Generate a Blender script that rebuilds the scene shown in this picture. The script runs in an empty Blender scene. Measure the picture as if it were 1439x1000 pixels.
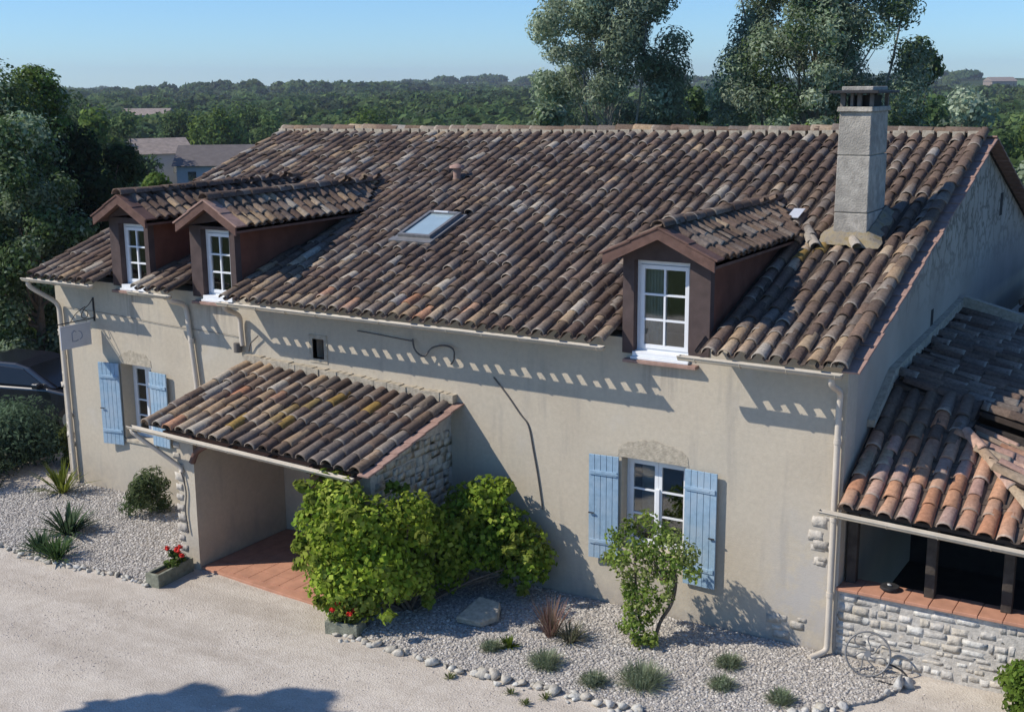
import bpy, math, random
import numpy as np
from mathutils import Matrix, Vector

random.seed(7)
rng = np.random.default_rng(11)
SC = bpy.context.scene
COL = SC.collection

# ------------------------------------------------------------------ camera, sky, sun, exposure
CAMP = Vector((4.352, -15.434, 7.503))
yaw, pitch, roll = math.radians(31.28), math.radians(12.228), math.radians(-0.454)
fw = Vector((-math.sin(yaw) * math.cos(pitch), math.cos(yaw) * math.cos(pitch), -math.sin(pitch)))
rt = Vector((math.cos(yaw), math.sin(yaw), 0)); up = rt.cross(fw)
r2 = math.cos(roll) * rt + math.sin(roll) * up
u2 = -math.sin(roll) * rt + math.cos(roll) * up
cd = bpy.data.cameras.new('camera'); cam = bpy.data.objects.new('camera', cd); COL.objects.link(cam)
M = Matrix.Identity(4)
for i in range(3):
    M[i][0] = r2[i]; M[i][1] = u2[i]; M[i][2] = -fw[i]; M[i][3] = CAMP[i]
cam.matrix_world = M
cd.sensor_width = 36; cd.lens = 43.72; cd.clip_start = 0.1; cd.clip_end = 9000
SC.camera = cam

SUN = Vector((1.27, 1.0, -1.45)).normalized()
elev = math.asin(-SUN.z); rot = math.atan2(-SUN.x, -SUN.y)
W = bpy.data.worlds.new('World'); SC.world = W; W.use_nodes = True
nt = W.node_tree; nt.nodes.clear()
sky = nt.nodes.new('ShaderNodeTexSky'); sky.sky_type = 'NISHITA'; sky.sun_disc = False
sky.sun_elevation = elev; sky.sun_rotation = rot; sky.air_density = 1.0; sky.dust_density = 0.15; sky.ozone_density = 3.6; sky.altitude = 900
bg = nt.nodes.new('ShaderNodeBackground'); bg.inputs['Strength'].default_value = 0.13
wo = nt.nodes.new('ShaderNodeOutputWorld')
tn = nt.nodes.new('ShaderNodeMix'); tn.data_type = 'RGBA'; tn.blend_type = 'MULTIPLY'; tn.inputs[0].default_value = 1; tn.inputs[7].default_value = (.57, .80, 1.05, 1)
nt.links.new(sky.outputs[0], tn.inputs[6]); nt.links.new(tn.outputs[2], bg.inputs[0]); nt.links.new(bg.outputs[0], wo.inputs[0])
sl = bpy.data.lights.new('sun', 'SUN'); sl.energy = 4.3; sl.angle = math.radians(0.5); sl.color = (1, .925, .81)
so = bpy.data.objects.new('sun', sl); COL.objects.link(so)
so.rotation_euler = SUN.to_track_quat('-Z', 'Y').to_euler(); so.location = (-20, -20, 30)
SC.render.engine = 'CYCLES'
SC.view_settings.view_transform = 'Standard'; SC.view_settings.look = 'None'
SC.view_settings.gamma = 1; SC.view_settings.use_curve_mapping = False
SC.view_settings.exposure = 0.17
SC.cycles.max_bounces = 6; SC.cycles.diffuse_bounces = 3; SC.cycles.transparent_max_bounces = 8
SC.cycles.volume_bounces = 0

# ------------------------------------------------------------------ materials
def newmat(name, rough=.9, spec=.25):
    m = bpy.data.materials.new(name); m.use_nodes = True
    n = m.node_tree.nodes; b = n['Principled BSDF']
    b.inputs['Roughness'].default_value = rough
    b.inputs['Specular IOR Level'].default_value = spec
    return m, n, m.node_tree.links, b

def noise(n, l, scale, detail=4, coord='Object', rough=.55, stretch=None):
    tc = n.new('ShaderNodeTexCoord'); t = n.new('ShaderNodeTexNoise')
    t.inputs['Scale'].default_value = scale; t.inputs['Detail'].default_value = detail
    t.inputs['Roughness'].default_value = rough
    if coord == 'World':
        g = n.new('ShaderNodeNewGeometry'); src = g.outputs['Position']
    else: src = tc.outputs[coord]
    if stretch:
        mp = n.new('ShaderNodeMapping'); mp.inputs['Scale'].default_value = stretch
        l.new(src, mp.inputs[0]); src = mp.outputs[0]
    l.new(src, t.inputs['Vector'])
    return t

def ramp(n, l, fac, stops):
    r = n.new('ShaderNodeValToRGB'); e = r.color_ramp.elements
    while len(e) < len(stops): e.new(.5)
    for i, (p, c) in enumerate(stops):
        e[i].position = p; e[i].color = (*c, 1) if len(c) == 3 else c
    l.new(fac, r.inputs[0]); return r

def mix(n, l, mode, fac, a, b):
    m = n.new('ShaderNodeMix'); m.data_type = 'RGBA'; m.blend_type = mode
    if isinstance(fac, (int, float)): m.inputs[0].default_value = fac
    else: l.new(fac, m.inputs[0])
    for s, i in ((a, 6), (b, 7)):
        if isinstance(s, tuple): m.inputs[i].default_value = (*s, 1)
        else: l.new(s, m.inputs[i])
    return m.outputs[2]

def bump(n, l, b, h, strength=.3, dist=.02):
    bp = n.new('ShaderNodeBump'); bp.inputs['Strength'].default_value = strength; bp.inputs['Distance'].default_value = dist
    l.new(h, bp.inputs['Height']); l.new(bp.outputs[0], b.inputs['Normal'])

def plain(name, col, rough=.8, var=.15, scale=6, bumps=.2, bscale=60, coord='World', spec=.25, metal=0, big=None):
    m, n, l, b = newmat(name, rough, spec)
    b.inputs['Metallic'].default_value = metal
    t = noise(n, l, scale, 5, coord)
    lo = tuple(c * (1 - var) for c in col); hi = tuple(min(1, c * (1 + var)) for c in col)
    out = ramp(n, l, t.outputs[0], [(.3, lo), (.7, hi)]).outputs[0]
    if big:
        t2 = noise(n, l, big[0], 3, coord)
        out = mix(n, l, 'MIX', ramp(n, l, t2.outputs[0], [(.45, (0, 0, 0)), (.65, (1, 1, 1))]).outputs[0], out, big[1])
    l.new(out, b.inputs['Base Color'])
    if bumps:
        t3 = noise(n, l, bscale, 3, coord); bump(n, l, b, t3.outputs[0], bumps)
    return m

def tinted(name, rough=.9, var=.35, scale=18, bumps=.4, bscale=70, lichen=None, transl=0, coord='World'):
    """colour from the mesh's own 'tint' attribute, broken up by noise"""
    m, n, l, b = newmat(name, rough, .06)
    a = n.new('ShaderNodeAttribute'); a.attribute_name = 'tint'
    t = noise(n, l, scale, 5, coord)
    v = ramp(n, l, t.outputs[0], [(.3, (1 - var,) * 3), (.7, (1 + var * .6,) * 3)])
    out = mix(n, l, 'MULTIPLY', 1.0, a.outputs['Color'], v.outputs[0])
    if lichen:
        tb = noise(n, l, 1.3, 5, 'World', .65)
        out = mix(n, l, 'MULTIPLY', 1.0, out, ramp(n, l, tb.outputs[0], [(.32, (.74, .72, .72)), (.5, (1, 1, 1)), (.68, (1.22, 1.18, 1.12))]).outputs[0])
        t2 = noise(n, l, lichen[0], 6, coord, .7)
        f = ramp(n, l, t2.outputs[0], [(lichen[2], (0, 0, 0)), (lichen[2] + .07, (1, 1, 1))])
        out = mix(n, l, 'MIX', f.outputs[0], out, lichen[1])
    l.new(out, b.inputs['Base Color'])
    if bumps: bump(n, l, b, noise(n, l, bscale, 3, coord).outputs[0], bumps)
    if transl:
        tr = n.new('ShaderNodeBsdfTranslucent'); l.new(out, tr.inputs[0])
        ms = n.new('ShaderNodeMixShader'); ms.inputs[0].default_value = transl
        o = n['Material Output']; l.new(b.outputs[0], ms.inputs[1]); l.new(tr.outputs[0], ms.inputs[2]); l.new(ms.outputs[0], o.inputs[0])
    return m

def facade_mat():
    m, n, l, b = newmat('lime_render', .95, .1)
    c = ramp(n, l, noise(n, l, .55, 4, 'World').outputs[0], [(.35, (.49, .43, .34)), (.5, (.525, .465, .37)), (.68, (.48, .435, .355))]).outputs[0]
    c = mix(n, l, 'MULTIPLY', 1.0, c, ramp(n, l, noise(n, l, 14, 6, 'World', .7).outputs[0], [(.3, (.9, .9, .9)), (.7, (1.05, 1.05, 1.05))]).outputs[0])
    # grey weather streaks running down
    s = noise(n, l, 2.2, 5, 'World', .6, (1.6, 1.6, .22))
    c = mix(n, l, 'MIX', ramp(n, l, s.outputs[0], [(.56, (0, 0, 0)), (.72, (.55, .55, .55))]).outputs[0], c, (.34, .31, .27))
    # paler repairs
    s = noise(n, l, 1.1, 4, 'World', .55)
    c = mix(n, l, 'MIX', ramp(n, l, s.outputs[0], [(.62, (0, 0, 0)), (.70, (.5, .5, .5))]).outputs[0], c, (.55, .50, .43))
    g_ = n.new('ShaderNodeNewGeometry'); sx = n.new('ShaderNodeSeparateXYZ'); l.new(g_.outputs['Position'], sx.inputs[0])
    def mth(op, a, b=None):
        q = n.new('ShaderNodeMath'); q.operation = op; q.use_clamp = op in ('MULTIPLY', 'SUBTRACT')
        for i_, v_ in enumerate((a, b)):
            if v_ is None: continue
            if isinstance(v_, (int, float)): q.inputs[i_].default_value = v_
            else: l.new(v_, q.inputs[i_])
        return q.outputs[0]
    def rng_(sock, a, b):
        q = n.new('ShaderNodeMapRange'); q.inputs[1].default_value = a; q.inputs[2].default_value = b; l.new(sock, q.inputs[0]); return q.outputs[0]
    Xs, Zs = sx.outputs['X'], sx.outputs['Z']
    # rain streaks under the sills
    bumps_ = None
    for xc, wd in ((-12.95, .5), (-10.95, .55), (-2.65, .5), (-13.1, .45)):
        t_ = mth('SUBTRACT', 1.0, mth('DIVIDE', mth('ABSOLUTE', mth('ADD', Xs, -xc)), wd)); bumps_ = t_ if bumps_ is None else mth('MAXIMUM', bumps_, t_)
    zm = mth('MULTIPLY', rng_(Zs, 3.0, 3.75), rng_(Zs, 4.1, 3.95))
    st = ramp(n, l, noise(n, l, 6, 4, 'World', .6, (2.2, 1, .12)).outputs[0], [(.42, (0, 0, 0)), (.62, (1, 1, 1))]).outputs[0]
    c = mix(n, l, 'MIX', mth('MULTIPLY', mth('MULTIPLY', mth('MULTIPLY', bumps_, zm), st), .8), c, (.24, .21, .18))
    # rough grey patch of newer render at the right corner
    pm = mth('MULTIPLY', rng_(Xs, -1.15, -.65), rng_(Zs, 2.3, .8)); pn = ramp(n, l, noise(n, l, 1.9, 6, 'World', .7).outputs[0], [(.42, (0, 0, 0)), (.52, (1, 1, 1))]).outputs[0]
    c = mix(n, l, 'MIX', mth('MULTIPLY', mth('MULTIPLY', pm, pn), .75), c, (.44, .42, .40))
    mr = n.new('ShaderNodeMapRange'); mr.inputs[1].default_value = .75; mr.inputs[2].default_value = .05; l.new(sx.outputs['Z'], mr.inputs[0])
    nn_ = ramp(n, l, noise(n, l, 3.0, 5, 'World', .65).outputs[0], [(.35, (0, 0, 0)), (.65, (1, 1, 1))]).outputs[0]
    mm = n.new('ShaderNodeMath'); mm.operation = 'MULTIPLY'; l.new(mr.outputs[0], mm.inputs[0]); l.new(nn_, mm.inputs[1])
    c = mix(n, l, 'MIX', mm.outputs[0], c, (.36, .325, .28))
    l.new(c, b.inputs['Base Color'])
    h = noise(n, l, 45, 6, 'World', .7); bump(n, l, b, h.outputs[0], .45, .012)
    return m
def gable_mat():
    m, n, l, b = newmat('gable_render', .95, .1)
    c = ramp(n, l, noise(n, l, .8, 5, 'World').outputs[0], [(.3, (.40, .35, .29)), (.7, (.50, .45, .38))]).outputs[0]
    # dark network left by an old creeper, high on the gable
    g = n.new('ShaderNodeNewGeometry')
    t0 = noise(n, l, 2.5, 3, 'World'); 
    mx = n.new('ShaderNodeMix'); mx.data_type = 'VECTOR'; mx.inputs[0].default_value = .45
    l.new(g.outputs['Position'], mx.inputs[4]); l.new(t0.outputs['Color'], mx.inputs[5])
    v = n.new('ShaderNodeTexVoronoi'); v.feature = 'DISTANCE_TO_EDGE'; v.inputs['Scale'].default_value = 3.6
    l.new(mx.outputs[1], v.inputs['Vector'])
    line = ramp(n, l, v.outputs['Distance'], [(.0, (1, 1, 1)), (.11, (0, 0, 0))]).outputs[0]
    sx = n.new('ShaderNodeSeparateXYZ'); l.new(g.outputs['Position'], sx.inputs[0])
    mr = n.new('ShaderNodeMapRange'); mr.inputs[1].default_value = 4.0; mr.inputs[2].default_value = 5.0; l.new(sx.outputs['Z'], mr.inputs[0])
    mu = n.new('ShaderNodeMath'); mu.operation = 'MULTIPLY'; l.new(line, mu.inputs[0]); l.new(mr.outputs[0], mu.inputs[1])
    c = mix(n, l, 'MIX', mu.outputs[0], c, (.21, .19, .155))
    l.new(c, b.inputs['Base Color']); bump(n, l, b, noise(n, l, 30, 6, 'World', .7).outputs[0], .6, .02)
    return m
def gravel_mat(name, lo, hi, scale=38, big=(.5, (.5, .45, .40))):
    m, n, l, b = newmat(name, .97, .1)
    g = n.new('ShaderNodeNewGeometry')
    v = n.new('ShaderNodeTexVoronoi'); v.inputs['Scale'].default_value = scale; l.new(g.outputs['Position'], v.inputs['Vector'])
    sp = n.new('ShaderNodeSeparateColor'); l.new(v.outputs['Color'], sp.inputs[0])
    c = ramp(n, l, sp.outputs[0], [(0, lo), (.5, tuple((a + b_) / 2 for a, b_ in zip(lo, hi))), (1, hi)]).outputs[0]
    t = noise(n, l, big[0], 6, 'World', .6)
    c = mix(n, l, 'MIX', ramp(n, l, t.outputs[0], [(.4, (0, 0, 0)), (.62, (.65, .65, .65))]).outputs[0], c, big[1])
    t = noise(n, l, 2.3, 6, 'World', .75)
    c = mix(n, l, 'MULTIPLY', 1.0, c, ramp(n, l, t.outputs[0], [(.3, (.82, .80, .78)), (.6, (1.04, 1.04, 1.04))]).outputs[0])
    tk = noise(n, l, 1.0, 4, 'World', .55, (.16, 1.5, 1))
    c = mix(n, l, 'MULTIPLY', 1.0, c, ramp(n, l, tk.outputs[0], [(.38, (.88, .87, .86)), (.52, (1, 1, 1)), (.66, (1.05, 1.05, 1.04))]).outputs[0])
    l.new(c, b.inputs['Base Color'])
    bump(n, l, b, v.outputs['Distance'], .5, .015)
    return m
def terrain_mat():
    m, n, l, b = newmat('countryside', .97, .05)
    g = n.new('ShaderNodeNewGeometry')
    c = ramp(n, l, noise(n, l, .02, 5, 'World', .6).outputs[0], [(.35, (.028, .05, .018)), (.55, (.045, .065, .022)), (.7, (.06, .07, .025))]).outputs[0]
    c = mix(n, l, 'MULTIPLY', 1.0, c, ramp(n, l, noise(n, l, 1.2, 5, 'World', .7).outputs[0], [(.3, (.6, .6, .6)), (.7, (1.3, 1.3, 1.3))]).outputs[0])
    l.new(c, b.inputs['Base Color']); return m
def glass_mat(name, col=(.75, .8, .8)):
    m = bpy.data.materials.new(name); m.use_nodes = True; n = m.node_tree.nodes; l = m.node_tree.links; n.clear()
    o = n.new('ShaderNodeOutputMaterial'); tr = n.new('ShaderNodeBsdfTransparent'); tr.inputs[0].default_value = (*col, 1)
    gl = n.new('ShaderNodeBsdfGlossy'); gl.inputs['Roughness'].default_value = .03
    fr = n.new('ShaderNodeFresnel'); fr.inputs[0].default_value = 1.6
    t = noise(n, l, .9, 2, 'World'); bp = n.new('ShaderNodeBump'); bp.inputs['Strength'].default_value = .05; bp.inputs['Distance'].default_value = .05
    l.new(t.outputs[0], bp.inputs['Height']); l.new(bp.outputs[0], gl.inputs['Normal'])
    ad = n.new('ShaderNodeMath'); ad.operation = 'ADD'; ad.inputs[1].default_value = .10; l.new(fr.outputs[0], ad.inputs[0])
    mx = n.new('ShaderNodeMixShader'); l.new(ad.outputs[0], mx.inputs[0]); l.new(tr.outputs[0], mx.inputs[1]); l.new(gl.outputs[0], mx.inputs[2]); l.new(mx.outputs[0], o.inputs[0])
    return m

MT = dict(
    facade=facade_mat(), gable=gable_mat(),
    tile=tinted('old_clay_tile', .92, .30, 26, .5, 90, lichen=(60, (.27, .25, .22), .69)),
    tilep=tinted('clay_tile_newer', .9, .25, 22, .4, 90, lichen=(48, (.34, .30, .24), .76)),
    channel=plain('channel_tile_clay', (.10, .075, .06), .95, .4, 12),
    under=plain('roof_boards', (.06, .045, .035), .9, .3, 8),
    mortar=plain('lime_mortar', (.42, .37, .29), .95, .25, 14, .5, 50),
    mortarw=plain('pale_wall_mortar', (.50, .465, .41), .95, .2, 14, .5, 50),
    mortarl=plain('mortar_with_lichen', (.27, .235, .18), .95, .4, 9, .6, 40, big=(9, (.24, .19, .10))),
    brown=plain('dormer_brown_render', (.15, .062, .04), .9, .2, 4, .3, 60),
    browng=plain('dormer_front_panel', (.085, .062, .058), .85, .2, 5, .2, 60),  # darkened so the roof overhang's shade sits in the panel colour
    wood=plain('brown_stained_board', (.135, .078, .062), .75, .25, 7, .2, 50),
    white=plain('white_window_paint', (.78, .80, .82), .45, .04, 8, .05, 40, spec=.4),
    blue=plain('blue_shutter_paint', (.27, .395, .51), .6, .12, 14, .2, 60, spec=.3, big=(3.5, (.33, .43, .52))),
    iron=plain('dark_iron', (.03, .03, .032), .6, .3, 20, .2),
    cable=plain('grey_cable', (.13, .12, .11), .7, .1),
    gutter=plain('cream_gutter', (.47, .42, .34), .55, .12, 5, .1, 40, spec=.4),
    pipe=plain('cream_downpipe', (.56, .50, .42), .55, .08, 3, .1, 40, spec=.4),
    glass=glass_mat('window_glass'), skyg=plain('skylight_glass', (.30, .40, .45), .08, .05, 4, 0, spec=1.0),  # skylight pane colour carries a painted reflection of blue sky
    greym=plain('grey_metal_flashing', (.20, .20, .20), .5, .2, 8, .1, 40, metal=.3),
    woodd=plain('old_dark_post', (.06, .05, .042), .95, .3, 8, .4, 30),
    curtain=plain('net_curtain', (.62, .63, .62), .95, .15, 12, 0),
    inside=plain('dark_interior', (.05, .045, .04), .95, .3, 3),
    concrete=plain('weathered_concrete', (.40, .37, .32), .95, .28, 8, .7, 40, big=(2.2, (.29, .27, .235))),
    greys=plain('sooty_brick', (.16, .145, .13), .95, .3, 12),  # brick in a darker tone for the chimney vent
    terra=plain('terracotta_slab', (.46, .235, .155), .85, .15, 5, .2, 60),
    verge=plain('pink_terracotta', (.33, .215, .175), .9, .22, 9, .3, 60),
    stone=tinted('limestone', .95, .26, 14, .6, 35),
    pebble=tinted('pebbles', .95, .15, 20, .3, 60),
    bark=plain('bark', (.14, .11, .085), .95, .35, 12, .8, 30),
    barkp=plain('pale_bark', (.30, .28, .24), .95, .3, 9, .6, 30),
    leaf=tinted('leaves', .6, .22, 1.5, 0, transl=.40),
    leafb=tinted('fresh_leaves', .55, .2, 3, 0, transl=.45),
    sign=plain('pale_sign_panel', (.50, .51, .54), .5, .05, 4, .05),
    signd=plain('sign_print', (.26, .29, .36), .6, .1),
    carp=plain('dark_car_paint', (.012, .014, .022), .22, .1, 3, 0, spec=.8),
    carglass=plain('tinted_car_glass', (.012, .014, .018), .15, .1, 3, 0, spec=.35),
    tyre=plain('tyre_rubber', (.02, .02, .02), .85, .2), rim=plain('alloy_rim', (.45, .45, .47), .35, .1, metal=.7),
    lampg=plain('lamp_glass', (.55, .57, .6), .15, .05, spec=.8),
    planter=plain('mossy_concrete_trough', (.22, .225, .17), .95, .3, 10, .6, 50),
    soil=plain('soil', (.06, .045, .03), .95, .3, 20), red=plain('red_petals', (.62, .03, .02), .6, .2, 30, 0),
    roofdark=plain('dull_grey_brown_roof', (.13, .115, .11), .9, .15, 2, .2, 4),
    roofpale=plain('pale_terracotta_roof', (.27, .225, .195), .9, .25, 2, .2, 4),
    walls=plain('white_house_render', (.56, .55, .53), .9, .06, 1),
    ground=gravel_mat('pale_gravel_drive', (.47, .42, .36), (.57, .52, .455), 40, (.45, (.52, .47, .405))),
    bed=gravel_mat('grey_gravel_bed_base', (.24, .22, .20), (.52, .50, .47), 30, (1.2, (.32, .30, .27))),
    terrain=terrain_mat(),
    straw=plain('dry_field', (.42, .34, .20), .95, .1, .3), meadow=plain('far_meadow', (.11, .19, .07), .95, .1, .1),
)

# ------------------------------------------------------------------ mesh helpers
def tag(o, label=None, cat=None, group=None, kind=None):
    for k, v in (('label', label), ('category', cat), ('group', group), ('kind', kind)):
        if v: o[k] = v
    return o
def empty(name, loc, label=None, cat=None, group=None):
    o = bpy.data.objects.new(name, None); COL.objects.link(o); o.location = loc; o.empty_display_size = .2
    return tag(o, label, cat, group)
def wloc(o):
    v = Vector((0, 0, 0))
    while o is not None: v = v + o.location; o = o.parent
    return v
def link(name, me, parent=None, local=False):
    o = bpy.data.objects.new(name, me); COL.objects.link(o)
    if parent is not None:
        o.parent = parent
        if not local: o.location = -wloc(parent)
    return o
def np_mesh(name, V, F, mat, tint=None, smooth=False):
    """V (n,3), F (m,k) arrays -> mesh"""
    V = np.asarray(V, np.float32); F = np.asarray(F, np.int32); k = F.shape[1]
    me = bpy.data.meshes.new(name); me.vertices.add(len(V)); me.vertices.foreach_set('co', V.ravel())
    me.loops.add(F.size); me.loops.foreach_set('vertex_index', F.ravel())
    me.polygons.add(len(F)); me.polygons.foreach_set('loop_start', np.arange(0, F.size, k, dtype=np.int32))
    me.polygons.foreach_set('loop_total', np.full(len(F), k, np.int32))
    if smooth: me.polygons.foreach_set('use_smooth', np.ones(len(F), bool))
    me.update(calc_edges=True)
    if tint is not None:
        a = me.color_attributes.new('tint', 'FLOAT_COLOR', 'POINT')
        t = np.ones((len(V), 4), np.float32); t[:, :3] = tint; a.data.foreach_set('color', t.ravel())
    me.materials.append(mat); return me

class MB:
    def __init__(s): s.v = []; s.f = []; s.sm = []
    def add(s, vs, fs, smooth=False):
        b = len(s.v); s.v += [tuple(v) for v in vs]; s.f += [tuple(b + i for i in f) for f in fs]; s.sm += [smooth] * len(fs); return s
    def box(s, x0, x1, y0, y1, z0, z1):
        return s.add([(x, y, z) for z in (z0, z1) for y in (y0, y1) for x in (x0, x1)],
                     [(0, 2, 3, 1), (4, 5, 7, 6), (0, 1, 5, 4), (2, 6, 7, 3), (0, 4, 6, 2), (1, 3, 7, 5)])
    def obb(s, m, sx, sy, sz):
        vs = [m @ Vector((x, y, z)) for z in (0, sz) for y in (0, sy) for x in (-sx / 2, sx / 2)]
        return s.add(vs, [(0, 2, 3, 1), (4, 5, 7, 6), (0, 1, 5, 4), (2, 6, 7, 3), (0, 4, 6, 2), (1, 3, 7, 5)])
    def tube(s, pts, rad, seg=10, cap=True, arc=(0, 2 * math.pi), smooth=True):
        pts = [Vector(p) for p in pts]; n = len(pts)
        rs = rad if isinstance(rad, (list, tuple)) else [rad] * n
        rings = []; ref = None
        for i, p in enumerate(pts):
            t = (pts[min(i + 1, n - 1)] - pts[max(i - 1, 0)]).normalized()
            if ref is None: ref = Vector((0, 0, 1)) if abs(t.z) < .9 else Vector((1, 0, 0))
            a = (ref - t * ref.dot(t)).normalized(); ref = a; b = t.cross(a)
            rings.append([p + (a * math.cos(w) + b * math.sin(w)) * rs[i] for w in (2 * math.pi * k / seg for k in range(seg))])
        vs = [v for r in rings for v in r]; fs = []
        for i in range(n - 1):
            for k in range(seg):
                a = i * seg + k; b = i * seg + (k + 1) % seg
                fs.append((a, b, b + seg, a + seg))
        s.add(vs, fs, smooth)
        if cap: s.add(rings[0], [tuple(range(seg))[::-1]]); s.add(rings[-1], [tuple(range(seg))])
        return s
    def poly(s, pts, d):
        """prism: polygon pts extruded by vector d"""
        n = len(pts); a = [Vector(p) for p in pts]; b = [p + Vector(d) for p in a]
        return s.add(a + b, [tuple(range(n)), tuple(range(2 * n - 1, n - 1, -1))] + [(i, i + n, (i + 1) % n + n, (i + 1) % n) for i in range(n)])
    def build(s, name, mat, parent=None, label=None, cat=None, group=None, kind=None, local=False, bevel=0):
        me = bpy.data.meshes.new(name); me.from_pydata(s.v, [], s.f); me.materials.append(mat)
        me.polygons.foreach_set('use_smooth', s.sm); me.update()
        o = link(name, me, parent, local)
        if bevel:
            md = o.modifiers.new('bevel', 'BEVEL'); md.width = bevel; md.segments = 2; md.limit_method = 'ANGLE'
        return tag(o, label, cat, group, kind)

def wall_holes(mb, x0, x1, y0, y1, z0, z1, holes):
    """wall slab facing -y with rectangular holes cut right through, faces and reveals"""
    xs = sorted({x0, x1, *[h[0] for h in holes], *[h[1] for h in holes]}); zs = sorted({z0, z1, *[h[2] for h in holes], *[h[3] for h in holes]})
    def inh(x, z): return (not (x0 < x < x1 and z0 < z < z1)) or any(h[0] < x < h[1] and h[2] < z < h[3] for h in holes)
    for i in range(len(xs) - 1):
        for j in range(len(zs) - 1):
            a, b, c, d = xs[i], xs[i + 1], zs[j], zs[j + 1]; mx, mz = (a + b) / 2, (c + d) / 2
            if inh(mx, mz): continue
            mb.add([(a, y0, c), (b, y0, c), (b, y0, d), (a, y0, d)], [(0, 1, 2, 3)])
            mb.add([(a, y1, c), (b, y1, c), (b, y1, d), (a, y1, d)], [(3, 2, 1, 0)])
            e = 1e-3
            if inh(a - e, mz): mb.add([(a, y0, c), (a, y1, c), (a, y1, d), (a, y0, d)], [(3, 2, 1, 0)])
            if inh(b + e, mz): mb.add([(b, y0, c), (b, y1, c), (b, y1, d), (b, y0, d)], [(0, 1, 2, 3)])
            if inh(mx, c - e): mb.add([(a, y0, c), (b, y0, c), (b, y1, c), (a, y1, c)], [(3, 2, 1, 0)])
            if inh(mx, d + e): mb.add([(a, y0, d), (b, y0, d), (b, y1, d), (a, y1, d)], [(0, 1, 2, 3)])
    return mb

# ------------------------------------------------------------------ roof tiles
def tile_arrays(L=.45, rl=.100, ru=.080, th=.015, n=6, flat=.88):
    V = []; rm = rl + (ru - rl) * .13
    for y, r in ((0, rl), (L * .10, rm), (L, ru), (0, rl - th), (L, ru - th)):
        for k in range(n + 1):
            a = math.pi * k / n; V.append((r * math.cos(a), y, r * math.sin(a) * flat))
    m = n + 1; F = []
    for k in range(n):
        F.append((k, k + m, k + 1 + m, k + 1)); F.append((k + m, k + 2 * m, k + 1 + 2 * m, k + 1 + m)); F.append((k + 3 * m, k + 1 + 3 * m, k + 1 + 4 * m, k + 4 * m))
        F.append((k, k + 1, k + 1 + 3 * m, k + 3 * m))
    return np.array(V, np.float32), np.array(F, np.int32)
TV, TF = tile_arrays()
PAL = {  # clay colours by weathering class
    'dark': [(.150, .108, .086), (.132, .098, .080), (.160, .118, .092), (.142, .107, .088)],
    'mid': [(.182, .132, .098), (.165, .122, .094), (.195, .143, .104), (.17, .127, .10)],
    'tan': [(.36, .26, .17), (.32, .225, .15), (.40, .30, .20)],
    'pale': [(.38, .34, .285), (.43, .38, .31), (.33, .30, .265)],
    'grey': [(.195, .160, .135), (.175, .146, .126), (.215, .178, .148)],
    'orange': [(.43, .225, .135), (.47, .26, .16), (.40, .205, .125), (.44, .27, .18)],
    'pink': [(.46, .29, .225), (.42, .27, .22), (.50, .33, .25)],
    'yellow': [(.30, .20, .07), (.27, .20, .09)],
    'browng': [(.18, .128, .10), (.145, .102, .08), (.18, .13, .10)],
}
TMESH = {}
def tile_mesh(cls, var):
    key = (cls, var)
    if key in TMESH: return TMESH[key]
    rr = random.Random(hash(cls) % 97 + 13 * var if False else sum(map(ord, cls)) + 13 * var)
    V = TV.copy()
    V[:, 0] *= 1 + rr.uniform(-.08, .08); V[:, 2] *= 1 + rr.uniform(-.12, .1); V[:, 1] *= 1 + rr.uniform(-.04, .04)
    V += np.array([[rr.uniform(-.003, .003) for _ in range(3)] for _ in range(len(V))], np.float32)
    c = np.array(PAL[cls][var % len(PAL[cls])]) * rr.uniform(.9, 1.12)
    T = np.tile(c, (len(V), 1)).astype(np.float32)
    low = np.where(TV[:, 1] < .01)[0]; m = len(TV) // 5
    tip = rr.random()
    if tip < .30: T[0:m] = T[0:m] * .2 + np.array((.50, .45, .38)) * .8 * rr.uniform(.5, 1.0); T[m:2*m] = T[m:2*m] * .75 + np.array((.42, .38, .33)) * .25    # bleached, lichened lower lip
    elif tip < .5: T[low] *= .7
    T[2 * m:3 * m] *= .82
    TMESH[key] = (V, T); return TMESH[key]
TME = {}
def tile_data(cls, var, mat):
    key = (cls, var, mat.name)
    if key not in TME:
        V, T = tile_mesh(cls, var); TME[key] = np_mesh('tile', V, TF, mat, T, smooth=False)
    return TME[key]
def frame(o, xa, ya):
    x = xa.normalized(); y = (ya - x * ya.dot(x)).normalized(); z = x.cross(y)
    m = Matrix.Identity(4)
    for i in range(3): m[i][0] = x[i]; m[i][1] = y[i]; m[i][2] = z[i]; m[i][3] = o[i]
    return m
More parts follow.
